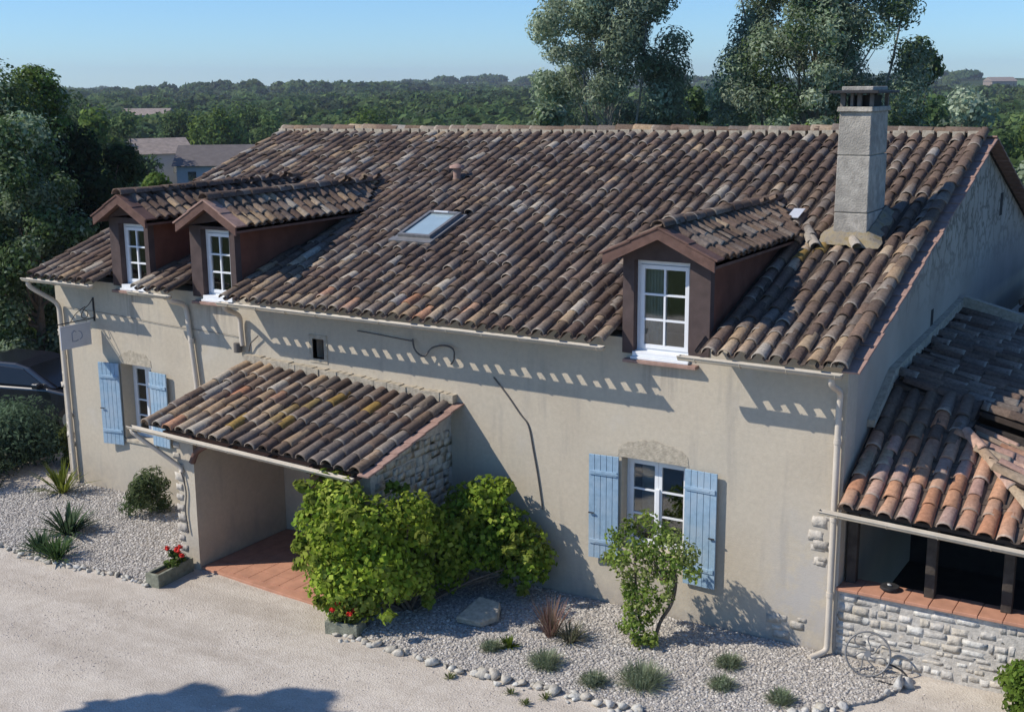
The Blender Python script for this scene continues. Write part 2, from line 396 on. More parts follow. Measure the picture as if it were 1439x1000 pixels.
def slope_tiles(E0, E1, R0, R1, nc, step, pick, skip=None, jit=1.0, sag=0.0, rr=None, scl=1.0, over=0.0):
    """covers on the quad E0-E1 (eave) to R0-R1 (top); returns list of (matrix, cls, var) and channel matrices"""
    rr = rr or random.Random(3); E0, E1, R0, R1 = map(Vector, (E0, E1, R0, R1)); out = []; ch = []
    for i in range(nc):
        for kind in (0, 1):
            u = (i + (.5 if kind == 0 else 1.0)) / nc
            if kind == 1 and i == nc - 1: continue
            a = E0.lerp(E1, u); b = R0.lerp(R1, u); d = (b - a); Ln = d.length; d.normalize()
            u2_ = min(1, u + .01); xa = (E0.lerp(E1, u2_) - a) if u2_ > u else (E1 - E0)
            off = rr.uniform(-.06, .06) * jit; nr = int(Ln / step) + 1
            w = [rr.uniform(-.012, .012) * jit for _ in range(nr + 2)]
            colb = rr.uniform(-.008, .008) * jit
            for j in range(nr):
                s = j * step + (off if j else rr.uniform(-.02, .02) * jit) - (over * .55 if kind == 0 else over)
                if s + .40 * scl > Ln + (.02 if over > .1 or scl > 1.2 else .1): continue
                p = a + d * s; v = j / nr
                if skip and skip(p + d * .2): continue
                m = frame(p, xa, d)
                sg = sag * math.sin(v * math.pi) * (.6 + .4 * math.sin(u * 9))
                if kind == 0:
                    m = m @ Matrix.Translation((colb + w[j], 0, .018 + rr.uniform(0, .012) * jit - sg)) @ Matrix.Rotation(rr.gauss(0, .028) * jit, 4, 'Z') @ Matrix.Rotation(rr.gauss(0, .05) * jit, 4, 'Y') @ Matrix.Rotation(rr.gauss(-.012, .015), 4, 'X')
                    m = m @ Matrix.Scale(scl, 4)
                    cls, var = pick(u, v, p, rr); out.append((m, cls, var))
                else:
                    m = m @ Matrix.Translation((colb, 0, .062 - sg)) @ Matrix.Rotation(rr.gauss(0, .02), 4, 'Z') @ Matrix.Scale(scl, 4)
                    ch.append(m)
    return out, ch
def join_tiles(name, lst, mat, parent):
    Vs, Fs, Ts = [], [], []; b = 0
    for m, cls, var in lst:
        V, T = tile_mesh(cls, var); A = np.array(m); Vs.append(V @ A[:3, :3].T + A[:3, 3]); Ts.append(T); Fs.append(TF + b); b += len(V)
    if not Vs: return
    me = np_mesh(name, np.vstack(Vs), np.vstack(Fs), mat, np.vstack(Ts)); o = link(name, me, parent); o['kind'] = 'stuff'; return o
def join_channels(name, ms, mat, parent):
    V, F = tile_arrays(.45, .060, .088, .012, 5, .8); V = V.copy(); V[:, 2] *= -1; F = F[:, ::-1]
    Vs, Fs = [], []; b = 0
    for m in ms: A = np.array(m); Vs.append(V @ A[:3, :3].T + A[:3, 3]); Fs.append(F + b); b += len(V)
    me = np_mesh(name, np.vstack(Vs), np.vstack(Fs), mat); o = link(name, me, parent); o['kind'] = 'stuff'; return o
def place_tiles(lst, mat, own_n, thing_roof_pairs=None, parent=None):
    """nearest own_n tiles become objects under their own parent, the rest is returned"""
    pass
def put_tile(m, cls, var, mat, parent, name='tile'):
    o = bpy.data.objects.new(name, tile_data(cls, var, mat)); COL.objects.link(o); o.parent = parent
    o.matrix_local = Matrix.Translation(-wloc(parent)) @ m; return o
def wchoice(rr, **w):
    t = rr.random() * sum(w.values())
    for k, v in w.items():
        t -= v
        if t <= 0: return k
    return k

# ------------------------------------------------------------------ terrain and setting
def tz(x, y):
    d = np.sqrt((x + 5) ** 2 + (y - 2) ** 2)
    def ss(a, b, v): t = np.clip((v - a) / (b - a), 0, 1); return t * t * (3 - 2 * t)
    z = -3.2 * ss(26, 75, d) + 1.5 * ss(300, 700, d) + 3.5 * ss(700, 1800, d)
    z = z + ss(90, 400, d) * (1.0 * np.sin(x * .011 + 1) * np.cos(y * .009) + .6 * np.sin(x * .023 + y * .017))
    # two distant wooded rises and the hill with the farmhouse
    z = z + 11 * np.exp(-(((x + 560) / 110) ** 2 + ((y - 610) / 90) ** 2)) * 0.6
    z = z + 13 * np.exp(-(((x + 640) / 200) ** 2 + ((y - 1150) / 130) ** 2))
    z = z + 11.0 * np.exp(-(((x + 215) / 190) ** 2 + ((y - 1180) / 160) ** 2))
    return z
gx = np.concatenate([np.linspace(-3500, -60, 70), np.linspace(-55, 45, 60), np.linspace(60, 3000, 60)])
gy = np.concatenate([np.linspace(-400, -50, 10), np.linspace(-45, 75, 60), np.linspace(85, 600, 60), np.linspace(630, 4500, 60)])
X, Y = np.meshgrid(gx, gy); Z = tz(X, Y) - .006
V = np.stack([X.ravel(), Y.ravel(), Z.ravel()], 1)
ii, jj = np.meshgrid(np.arange(len(gx) - 1), np.arange(len(gy) - 1)); a = (jj * len(gx) + ii).ravel()
F = np.stack([a, a + 1, a + 1 + len(gx), a + len(gx)], 1)
o = link('terrain', np_mesh('terrain', V, F, MT['terrain'], smooth=True)); tag(o, 'rolling green countryside', kind='structure')

# gravel drive: a finely gridded sheet, slightly uneven
gx = np.linspace(-17, 12, 120); gy = np.linspace(-22, 1.5, 100); X, Y = np.meshgrid(gx, gy)
Z = .004 + .010 * np.sin(X * 1.3 + Y) * np.sin(Y * 1.7) + .006 * np.sin(X * 3.1 - Y * 2.3); Z = np.maximum(Z, .001)
V = np.stack([X.ravel(), Y.ravel(), Z.ravel()], 1)
ii, jj = np.meshgrid(np.arange(len(gx) - 1), np.arange(len(gy) - 1)); a = (jj * len(gx) + ii).ravel()
F = np.stack([a, a + 1, a + 1 + len(gx), a + len(gx)], 1)
o = link('gravel_drive', np_mesh('gravel_drive', V, F, MT['ground'], smooth=True)); tag(o, 'pale beige gravel forecourt', kind='structure')

def sheet(name, pts, z, h, mat, label):
    mb = MB(); mb.poly([(x, y, z) for x, y in pts], (0, 0, h)); return mb.build(name, mat, label=label, kind='structure')
BEDL = [(-15.6, -2.2), (-14.2, -2.85), (-13.3, -2.98), (-12.1, -3.05), (-10.8, -2.88), (-10.05, -2.85), (-9.75, -2.6), (-9.9, -2.0), (-9.95, 0.0), (-15.2, .02), (-15.6, -1.2)]
BEDR = [(-6.3, -2.6), (-5.5, -2.8), (-5.0, -2.83), (-4.05, -2.87), (-3.0, -2.72), (-2.4, -2.74), (-1.6, -2.7), (-.9, -2.6), (-.2, -2.05), (.3, -1.6), (.82, -1.0), (1.0, -.55), (.96, -.12), (0.0, -.02), (-6.3, -.02)]
sheet('gravel_bed', BEDL, -.01, .045, MT['bed'], 'grey gravel bed left of the porch')
sheet('gravel_bed', BEDR, -.01, .045, MT['bed'], 'grey gravel bed along the right half of the facade')

def inpoly(P, poly):
    x, y = P[:, 0], P[:, 1]; c = np.zeros(len(P), bool); n = len(poly)
    for i in range(n):
        x0, y0 = poly[i]; x1, y1 = poly[(i + 1) % n]
        t = ((y0 > y) != (y1 > y)) & (x < (x1 - x0) * (y - y0) / ((y1 - y0) + 1e-12) + x0); c ^= t
    return c
PH = (1 + 5 ** .5) / 2
ICO = np.array([(-1, PH, 0), (1, PH, 0), (-1, -PH, 0), (1, -PH, 0), (0, -1, PH), (0, 1, PH), (0, -1, -PH), (0, 1, -PH), (PH, 0, -1), (PH, 0, 1), (-PH, 0, -1), (-PH, 0, 1)]) / 1.902
ICF = np.array([(0, 11, 5), (0, 5, 1), (0, 1, 7), (0, 7, 10), (0, 10, 11), (1, 5, 9), (5, 11, 4), (11, 10, 2), (10, 7, 6), (7, 1, 8), (3, 9, 4), (3, 4, 2), (3, 2, 6), (3, 6, 8), (3, 8, 9), (4, 9, 5), (2, 4, 11), (6, 2, 10), (8, 6, 7), (9, 8, 1)])
def pebbles(name, poly, n, s0, s1, pal, label, z=.035, soft=.0):
    xs = [p[0] for p in poly]; ys = [p[1] for p in poly]
    P = np.stack([rng.uniform(min(xs), max(xs), n * 3), rng.uniform(min(ys), max(ys), n * 3)], 1); P = P[inpoly(P, poly)][:n]; n = len(P)
    S = rng.uniform(s0, s1, (n, 1, 1)) * rng.uniform(.6, 1.3, (n, 1, 3)) * np.array([1, 1, .6])
    V = ICO[None] * S * rng.uniform(.8, 1.2, (n, 12, 1)); A = rng.uniform(0, 6.28, n); c, s = np.cos(A)[:, None], np.sin(A)[:, None]
    x = V[..., 0] * c - V[..., 1] * s; y = V[..., 0] * s + V[..., 1] * c
    V = np.stack([x + P[:, :1], y + P[:, 1:], V[..., 2] + z], -1).reshape(-1, 3)
    F = (ICF[None] + (np.arange(n) * 12)[:, None, None]).reshape(-1, 3)
    T = np.array(pal)[rng.integers(0, len(pal), n)] * rng.uniform(.75, 1.2, (n, 1)); T = np.repeat(T, 12, 0)
    o = link(name, np_mesh(name, V, F, MT['pebble'], T)); tag(o, label, kind='stuff')
PG = [(.50, .47, .43), (.40, .375, .345), (.34, .32, .295), (.57, .54, .49), (.45, .41, .36), (.38, .355, .33)]
pebbles('pebbles', BEDL, 16000, .014, .03, PG, 'loose grey pebbles over the left bed')
pebbles('pebbles', BEDR, 22000, .013, .029, PG, 'loose grey pebbles over the right bed')
pebbles('loose_gravel', [(-15.5, -7), (3, -7), (3, -.3), (1.1, -.4), (.4, -1.7), (-.8, -2.75), (-6, -2.95), (-9.5, -3.1), (-15.5, -3.2)], 9000, .006, .013,
        [(.52, .47, .42), (.50, .44, .39), (.56, .51, .46), (.44, .39, .35)], 'fine loose gravel scattered over the drive', z=.003)

# ------------------------------------------------------------------ farmhouse
H = empty('farmhouse', (-7.5, 0, 0), 'long old farmhouse with beige rendered walls, mossy clay tile roof, three dormers and blue shutters', 'house')
XL, XR = -15.15, 0.0
DORM = [  # x0, x1 of body, window x0 x1, ridge x, half width, ridge z, eave z
    dict(x0=-13.50, x1=-12.52, w0=-13.26, w1=-12.62, xc=-12.93, hw=.66, zr=5.66, ze=5.27, zw=4.02),
    dict(x0=-11.50, x1=-10.46, w0=-11.24, w1=-10.58, xc=-10.85, hw=.69, zr=5.66, ze=5.25, zw=3.98),
    dict(x0=-3.20, x1=-1.90, w0=-3.03, w1=-2.20, xc=-2.56, hw=.82, zr=5.62, ze=5.23, zw=3.84)]
mb = MB()
holes = [(-13.50, -12.70, 1.12, 2.56), (-3.20, -2.20, .95, 2.32), (-8.86, -8.62, 3.15, 3.48), (-9.05, -7.95, -.1, 2.15)]
for d in DORM: holes.append((d['x0'], d['x1'], d['zw'], 4.3))
wall_holes(mb, XL, XR, 0, .45, -.1, 4.05, holes)
facade = mb.build('facade_wall', MT['facade'], H)
# gables + back wall
mb = MB(); mb.poly([(XR, .45, -.1), (XR, 14.8, -.1), (XR, 14.8, 3.95), (XR, 7.4, 6.60), (XR, .452, 4.15)], (-.45, 0, 0)); mb.build('gable_wall', MT['gable'], H)
mb = MB(); mb.box(-.45, -.002, 0.002, .45, 4.05, 4.13); mb.build('wall_head', MT['gable'], H)
mb = MB(); mb.poly([(XL, .45, -.1), (XL, 14.8, -.1), (XL, 14.8, 3.95), (XL, 7.4, 6.42), (XL, .452, 4.15)], (.45, 0, 0)); mb.build('gable_wall', MT['gable'], H)
mb = MB(); mb.box(XL + .45, XR - .45, 14.35, 14.79, -.1, 3.9); mb.build('back_wall', MT['gable'], H)
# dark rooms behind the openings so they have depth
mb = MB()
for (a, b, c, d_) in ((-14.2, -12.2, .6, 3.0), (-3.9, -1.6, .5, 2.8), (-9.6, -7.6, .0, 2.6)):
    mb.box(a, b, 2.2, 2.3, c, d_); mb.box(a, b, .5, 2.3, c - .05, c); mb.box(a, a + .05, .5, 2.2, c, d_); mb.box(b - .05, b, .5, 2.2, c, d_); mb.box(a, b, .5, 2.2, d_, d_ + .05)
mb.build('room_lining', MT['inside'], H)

# roof surfaces
EL, ER, RL, RR = Vector((-15.32, -.42, 4.13)), Vector((.02, -.42, 4.06)), Vector((-15.85, 7.4, 6.50)), Vector((.03, 7.4, 6.62))
def roof_z(x, y):
    v = (y + .42) / 7.82; u = (x + 15.32) / 15.34
    return (EL.z + (ER.z - EL.z) * u) * (1 - v) + (RL.z + (RR.z - RL.z) * u) * v
roof = empty('roof', (0, 0, 0)); roof.parent = H; roof.location = (0, 0, 0)
roofpos = H.location
def roofslab(mb, E0, E1, R0, R1, t=.05):
    vs = [E0, E1, R1, R0]; mb.add([v - Vector((0, 0, .015)) for v in vs] + [v - Vector((0, 0, .015 + t)) for v in vs], [(0, 1, 2, 3), (7, 6, 5, 4), (0, 4, 5, 1), (1, 5, 6, 2), (2, 6, 7, 3), (3, 7, 4, 0)])
def lp(a, b, t): return a + (b - a) * t
mb = MB(); vv = .055
xs_ = sorted([0.0, 1.0] + [(t_ + 15.32) / 15.34 for d in DORM for t_ in (d['x0'] + .03, d['x1'] - .03)])
for i in range(len(xs_) - 1):
    ua, ub = xs_[i], xs_[i + 1]; cut = i % 2 == 1; v0 = .42 if cut else vv
    roofslab(mb, lp(lp(EL, ER, ua), lp(RL, RR, ua), v0), lp(lp(EL, ER, ub), lp(RL, RR, ub), v0), lp(RL, RR, ua), lp(RL, RR, ub))
BL, BR = Vector((-15.6, 15.2, 3.85)), Vector((.03, 15.2, 3.85))
roofslab(mb, BR, BL, RR, RL)
mb.build('roof_boards', MT['under'], roof)
def in_dormer(p, pad=.06):
    for d in DORM:
        if abs(p.x - (d['x0'] + d['x1']) / 2) < (d['x1'] - d['x0']) / 2 + pad:
            ym = (d['ze'] - 4.25) / .325
            if p.y < ym: return True
        # under the dormer roof's wedge
        zr_here = d['zr'] - abs(p.x - d['xc']) * (d['zr'] - d['ze']) / d['hw']
        if abs(p.x - d['xc']) < d['hw'] - .1 and p.y > 1.5 and zr_here > roof_z(p.x, p.y) + .05: return True
    return False
CH = dict(x0=-1.18, x1=-.66, y0=2.97, y1=3.98)
SK = dict(x0=-8.56, x1=-7.90, y0=2.02, y1=3.0)
def skip_main(p):
    if in_dormer(p): return True
    if CH['x0'] - .08 < p.x < CH['x1'] + .08 and CH['y0'] - .12 < p.y < CH['y1'] + .22: return True
    if SK['x0'] - .10 < p.x < SK['x1'] + .10 and SK['y0'] - .1 < p.y < SK['y1'] + .16: return True
    return False
def pick_main(u, v, p, rr):
    x = p.x
    if v < .05 and x < -5.5 and x > -10.5: c = wchoice(rr, tan=5, mid=4, orange=1.2, pale=.6)
    elif v < .16 and -10.5 < x < -6: c = wchoice(rr, tan=2, mid=5, browng=4, pale=.6, dark=2)
    elif v < .04: c = wchoice(rr, dark=2, mid=3, tan=2.2, browng=2, pale=.5)
    elif -9.5 < x - v * 0 and abs((x + 6.0) * .9 - (v * 8 - 6.2)) < .5 and v > .55: c = wchoice(rr, mid=4, tan=2, dark=4, pale=1.3)
    elif x < -11 and v > .5: c = wchoice(rr, dark=5, mid=2, tan=1.1, pale=1.1, browng=3)
    elif x < -10: c = wchoice(rr, dark=5, mid=3, browng=4, pale=.5, tan=.5)
    elif abs(x + .9) < 1.0 and 2.0 < p.y < 2.9: c = wchoice(rr, mid=3, tan=2, yellow=1.2, dark=1)
    elif x > -4: c = wchoice(rr, dark=6, mid=3, browng=5, grey=2.0, pale=.35, tan=.35)
    else: c = wchoice(rr, dark=8, mid=2.5, browng=5, grey=1.6, pale=.3, tan=.4)
    return c, rr.randrange(7)
rr = random.Random(5)
main, chan = slope_tiles(EL, ER, RL, RR, 66, .325, pick_main, skip_main, 1.0, .05, rr, .965, over=.13)
back, chan2 = slope_tiles(BR, BL, RR, RL, 62, .50, pick_main, None, 1.0, 0, rr, 1.3)
for j in range(24):   # raised row of covers along the right verge
    s_ = j * .345 - .10; dd = (RR - ER).normalized(); pp = ER + dd * s_ + Vector((.0, 0, .0))
    if s_ + .3 < (RR - ER).length: main.append((frame(pp, Vector((1, 0, 0)), dd) @ Matrix.Translation((rr.uniform(-.012, .012), 0, .045)) @ Matrix.Rotation(rr.gauss(0, .03), 4, 'Z') @ Matrix.Scale(1.08, 4), *pick_main(1, j / 24, pp, rr)))
# dormer roofs
def dz(d, x): return d['zr'] - abs(x - d['xc']) * (d['zr'] - d['ze']) / d['hw']
dorm_tiles = []
def pick_d(k):
    def f(u, v, p, rr):
        if k == 1 and p.y < 2.2: c = wchoice(rr, tan=3, pale=.6, mid=3, browng=3)
        elif k == 1: c = wchoice(rr, mid=3, browng=4, dark=2, tan=1)
        elif k == 2: c = wchoice(rr, browng=5, mid=3, dark=2, grey=1, tan=.3)
        else: c = wchoice(rr, browng=5, mid=3, dark=2, tan=.8)
        return c, rr.randrange(7)
    return f
DRT = []
for k, d in enumerate(DORM):
    D = empty('dormer', (0, 0, 0)); D.parent = H; D.location = (d['xc'] - H.location.x, 0, d['zw'])
    d['o'] = D
    yb = (d['zr'] - 4.2) / .32 - .15
    ym = (d['ze'] - 4.22) / .32 - .1
    x0, x1 = d['x0'], d['x1']
    # front panel with the window hole and the gable triangle
    mb = MB(); zt = dz(d, x0) - .06
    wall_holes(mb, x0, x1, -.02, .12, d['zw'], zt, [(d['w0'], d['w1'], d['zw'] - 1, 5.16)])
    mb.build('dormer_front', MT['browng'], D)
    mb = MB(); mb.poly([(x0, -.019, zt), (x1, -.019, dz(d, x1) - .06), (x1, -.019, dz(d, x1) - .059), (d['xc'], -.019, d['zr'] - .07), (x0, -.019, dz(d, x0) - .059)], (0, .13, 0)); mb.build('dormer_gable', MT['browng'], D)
    for s_, xx in ((0, x0), (1, x1 - .09)):
        mb = MB(); zc = min(dz(d, xx), dz(d, xx + .09)) - .07
        mb.poly([(xx, .121, d['zw'] + .0), (xx, ym + .35, 4.25 + .3 * (ym)), (xx, ym + .35, zc), (xx, .121, zc)], (.09, 0, 0)); mb.build('cheek', MT['brown'], D)
    # roof: two boarded slopes + bargeboards + verge tiles + covers
    for s_ in (-1, 1):
        xe = d['xc'] + s_ * d['hw']
        mb = MB(); a, b, c, e = (xe, -.26, d['ze']), (d['xc'], -.26, d['zr']), (d['xc'], yb, d['zr']), (xe, ym, d['ze'])
        q = [Vector(t) for t in (a, b, c, e)]; dn = Vector((0, 0, -.05))
        mb.add(q + [t + dn for t in q], [(0, 1, 2, 3), (7, 6, 5, 4), (0, 4, 5, 1), (1, 5, 6, 2), (2, 6, 7, 3), (3, 7, 4, 0)]); mb.build('roof_boards', MT['wood'], D)
        mb = MB(); hh = .15
        mb.poly([(xe, -.30, d['ze'] + .02), (d['xc'] , -.30, d['zr'] + .02), (d['xc'], -.30, d['zr'] + .02 - hh), (xe, -.30, d['ze'] + .02 - hh)], (0, .038, 0)); mb.build('bargeboard', MT['wood'], D)
        # eave board along the side
        mb = MB(); mb.poly([(xe, -.26, d['ze'] - .0), (xe, ym, d['ze'] - .0), (xe, ym, d['ze'] - .09), (xe, -.26, d['ze'] - .09)], (-s_ * .025, 0, 0)); mb.build('eave_board', MT['wood'], D)
        E0, E1 = (Vector((xe, ym - .05, d['ze'])), Vector((xe, -.08, d['ze']))) if s_ < 0 else (Vector((xe, -.08, d['ze'])), Vector((xe, ym - .05, d['ze'])))
        L_ = ym + .03
        T0, T1 = Vector((d['xc'], E0.y, d['zr'])), Vector((d['xc'], E1.y, d['zr']))
        nc = int(round(L_ / .215))
        t_, c_ = slope_tiles(E0, E1, T0, T1, nc, .27, pick_d(k), None, .7, 0, rr, .86, over=.05)
        DRT.append((D, t_)); 
        mb2 = c_
        join_channels('channel_tiles', c_, MT['channel'], D)
        # rows on the triangular part behind the eave end, running up to the ridge
        n2 = int((yb - ym) / .215)
        ext = []
        for q_ in range(n2):
            y = ym + .1 + q_ * .215; f = (y - ym) / (yb - ym)
            for s2 in np.arange(f, .98, .30):
                p = Vector((lp(xe, d['xc'], s2), y, lp(d['ze'], d['zr'], s2)))
                xa = Vector((0, s_, 0)); m = frame(p, Vector((0, 1, 0)) * (1 if s_ > 0 else -1), Vector((d['xc'] - xe, 0, d['zr'] - d['ze'])))
                ext.append((m @ Matrix.Translation((0, -.05, .02)) @ Matrix.Scale(.86, 4), *pick_d(k)(0, 0, p, rr)))
        DRT.append((D, ext))
        # two flat verge tiles at the front edge
        dirx = Vector((d['xc'] - xe, 0, d['zr'] - d['ze'])); Ls = dirx.length; dirx.normalize()
        for q_ in range(2):
            o0 = Vector((xe, -.19, d['ze'] + .028)) + dirx * (q_ * Ls / 2 - .04); m = frame(o0, Vector((0, 1, 0)) * (1 if s_ > 0 else -1), dirx)
            mb = MB(); mb.obb(m @ Matrix.Rotation(-.03, 4, 'X'), .25, Ls / 2 + .05, .03); mb.build('verge_tile', MT['wood'] if k != 1 else MT['verge'], D, bevel=.006)
    # ridge caps
    y = -.3; rc = []
    while y < yb - .1:
        m = frame(Vector((d['xc'], y, d['zr'] + .045)), Vector((1, 0, 0)), Vector((0, 1, .02)))
        rc.append((m @ Matrix.Rotation(rr.gauss(0, .03), 4, 'Z') @ Matrix.Scale(1.15, 4), wchoice(rr, dark=4, browng=3, mid=2), rr.randrange(7))); y += .36
    DRT.append((D, rc))
    # window: frame, sash, bars, panes
    w0, w1, z0, z1 = d['w0'], d['w1'], d['zw'], 5.14
    Wn = empty('window', (0, 0, 0)); Wn.parent = H; Wn.location = ((w0 + w1) / 2 - H.location.x, .05, z0)
    mb = MB(); wall_holes(mb, w0, w1, .105, .17, z0, z1, [(w0 + .05, w1 - .05, z0 + .07, z1 - .05)]); mb.build('frame', MT['white'], Wn, bevel=.004)
    a0, a1, c0, c1 = w0 + .055, w1 - .055, z0 + .075, z1 - .055
    mb = MB(); t = .055; xm = (a0 + a1) / 2; cells = []
    zs = [c0 + t + (c1 - c0 - 2 * t) * i / 3 for i in range(4)]; xs = [a0 + t, xm, a1 - t]
    g = .014
    hl = [(xs[i] + (g if i else 0), xs[i + 1] - (g if i == 0 else 0), zs[j] + (g if j else 0), zs[j + 1] - (g if j < 2 else 0)) for i in range(2) for j in range(3)]
    wall_holes(mb, a0, a1, .09, .135, c0, c1, hl); mb.build('sash', MT['white'], Wn, bevel=.003)
    for (e, f_, g_, h_) in hl:
        mb = MB(); mb.box(e - .004, f_ + .004, .115, .121, g_ - .004, h_ + .004); mb.build('pane', MT['glass'], Wn)
    mb = MB(); n_ = 14
    for q_ in range(n_):
        xa_ = a0 + .02 + q_ * (.46 * (a1 - a0)) / n_; mb.box(xa_, xa_ + .46 * (a1 - a0) / n_ - .001, .20 + .012 * (q_ % 2), .215 + .012 * (q_ % 2), c0 + .05, c1 - .02)
    mb.build('curtain', MT['curtain'], Wn)
    mb = MB(); mb.box(w0 - .01, w1 + .01, -.035, .104, z0 - .03, z0 + .035); mb.box(w0 - .02, w1 + .02, -.075, .104, z0 - .065, z0 - .032); mb.build('sill', MT['white'], Wn, bevel=.004)
    mb = MB(); mb.box(x0 + .05, x1 - .15, -.12, .02, z0 - .115, z0 - .068); mb.build('sill_tile', MT['verge'], Wn, bevel=.006)
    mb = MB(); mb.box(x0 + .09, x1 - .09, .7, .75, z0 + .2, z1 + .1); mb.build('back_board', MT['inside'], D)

# pool all house tiles, nearest 300 are objects, the rest one part of kind stuff per parent
pool = [(m, c, v, roof) for m, c, v in main] + [(m, c, v, D) for D, t in DRT for m, c, v in t]
pool = [p for p in pool if p[3] is roof or p[0].translation.z > roof_z(p[0].translation.x, p[0].translation.y) - .05]
# ridge tiles of the main roof
pool2 = []
x = -15.8
while x < -.25:
    t = (x + 15.85) / 15.88; z = lp(RL.z, RR.z, t)
    m = frame(Vector((x, 7.4, z + .05 + .015 * math.sin(x * 1.7))), Vector((0, -1, 0)), Vector((1, 0, .01))) @ Matrix.Rotation(rr.gauss(0, .03), 4, 'Z') @ Matrix.Scale(1.3, 4)
    pool2.append((m, wchoice(rr, mid=4, tan=2, grey=3, browng=3, pale=.5), rr.randrange(7), roof)); x += .40
dist = lambda p: (p[0].translation - CAMP).length
pool.sort(key=dist)
for m, c, v, par in pool[:298]: put_tile(m, c, v, MT['tile'], par)
rest = {}
for m, c, v, par in pool[298:] + [(m, c, v, roof) for m, c, v in back]: rest.setdefault(par.name, (par, []))[1].append((m, c, v))
for par, lst in rest.values(): join_tiles('tiles', lst, MT['tile'], par)
for m, c, v, par in pool2: put_tile(m, c, v, MT['tile'], par, 'ridge_tile')
join_channels('channel_tiles', chan + chan2, MT['channel'], roof)
mb = MB()
for i in range(62):
    u = (i + .5) / 62; p = lp(RL, RR, u); 
    mb.box(p.x - .1, p.x + .1, 7.24, 7.56, p.z - .04, p.z + .07 + .01 * math.sin(i * 5.1))
mb.build('ridge_mortar', MT['mortar'], roof)
# verge: stepped flat terracotta tiles down the right gable, and mortar under them
dv = (RR - ER); Lv = dv.length; dv.normalize(); n = 23
for i in range(n):
    p = lp(ER, RR, i / n) + Vector((.125, 0, -.075))
    m = frame(p, Vector((1, 0, 0)), dv) @ Matrix.Rotation(-.045, 4, 'X') @ Matrix.Translation((rr.uniform(-.012, .012), 0, 0))
    mb = MB(); mb.obb(m, .23, Lv / n + .03, .028); mb.build('verge_tile', MT['verge'], roof, bevel=.006)
for i in range(n):
    p = lp(BR, RR, i / n) + Vector((.115, 0, -.03)); m = frame(p, Vector((-1, 0, 0)), (RR - BR)) @ Matrix.Rotation(-.045, 4, 'X')
    mb = MB(); mb.obb(m, .24, (RR - BR).length / n + .03, .028); mb.build('verge_tile', MT['verge'], roof, bevel=.006)
mb = MB(); mb.poly([(.001, -.05, 4.03), (.001, 7.4, 6.53), (.001, 7.4, 6.60), (.001, -.05, 4.12)], (.06, 0, 0)); mb.build('verge_mortar', MT['mortar'], roof)
mb = MB(); mb.poly([(-.449, -.0, 3.9), (-.001, -.0, 3.9), (-.001, -.30, 4.02), (-.449, -.30, 4.02)], (0, 0.0, .04)); mb.build('corner_corbel', MT['facade'], H)

# chimney
C_ = empty('chimney', (0, 0, 0)); C_.parent = H; C_.location = (-.9 - H.location.x, 3.3, 4.9)
def taper(mb, x0, x1, y0, y1, z0, z1, t):
    v = [(x0, y0, z0), (x1, y0, z0), (x1, y1, z0), (x0, y1, z0), (x0 + t, y0 + t, z1), (x1 - t, y0 + t, z1), (x1 - t, y1 - t, z1), (x0 + t, y1 - t, z1)]
    mb.add(v, [(3, 2, 1, 0), (4, 5, 6, 7), (0, 1, 5, 4), (1, 2, 6, 5), (2, 3, 7, 6), (3, 0, 4, 7)])
zc = [4.9, 5.62, 6.46, 7.10]; xx0, xx1, yy0, yy1 = -1.19, -.68, 2.98, 3.96
for i in range(3):
    mb = MB(); off = .012 * i; taper(mb, xx0 + off * .2, xx1 - off * 1.0, yy0 + off, yy1 - off, zc[i] + (.012 if i else 0), zc[i + 1], .006)
    mb.build('chimney_block', MT['concrete'], C_, bevel=.012)
mb = MB(); mb.box(-1.16, -.73, 3.02, 3.92, 5.5, 7.1); mb.build('mortar_joint', MT['mortar'], C_)
mb = MB(); taper(mb, -1.21, -.68, 2.96, 3.97, 7.10, 7.17, .01); mb.build('crown', MT['concrete'], C_, bevel=.01)
for i in range(4):
    for yy in (3.02, 3.84):
        mb = MB(); xa_ = (-1.18, -1.03, -.93, -.75)[i]; mb.box(xa_, xa_ + (.07, .04, .06, .05)[i], yy, yy + .06, 7.17, 7.36); mb.build('vent_brick', MT['greys'], C_)
mb = MB(); mb.box(-1.10, -.78, 3.14, 3.78, 7.17, 7.33); mb.build('flue', MT['inside'], C_)  # solid dark box stands in for the shade inside the vent
mb = MB(); mb.box(-1.30, -.58, 2.86, 4.04, 7.36, 7.40); mb.build('cap_slab', MT['iron'], C_, bevel=.008)
mb = MB(); mb.box(-1.16, -.70, 3.0, 3.8, 7.403, 7.46); mb.build('cap_slab', MT['concrete'], C_, bevel=.01)
# mortar fillet at the chimney foot, uneven
V = []; F = []; n = 40
for i in range(n):
    a = 2 * math.pi * i / n; c, s = math.cos(a), math.sin(a)
    k = 1 / max(abs(c), abs(s)); cx, cy = -.93, 3.47
    xi, yi = cx + c * k * .26, cy + s * k * .49
    e = .10 + .09 * rr.random() + (.06 if s < -.3 else 0); xo, yo = cx + c * k * (.26 + e), cy + s * k * (.49 + e)
    V += [(xi, yi, roof_z(xi, yi) + .16 + .03 * rr.random()), ((xi + xo) / 2, (yi + yo) / 2, roof_z((xi + xo) / 2, (yi + yo) / 2) + .10), (xo, yo, roof_z(xo, yo) + .05)]
for i in range(n):
    a, b = i * 3, ((i + 1) % n) * 3; F += [(a, a + 1, b + 1, b), (a + 1, a + 2, b + 2, b + 1)]
mb = MB(); mb.add(V, F, True); mb.build('mortar_fillet', MT['mortarl'], C_)
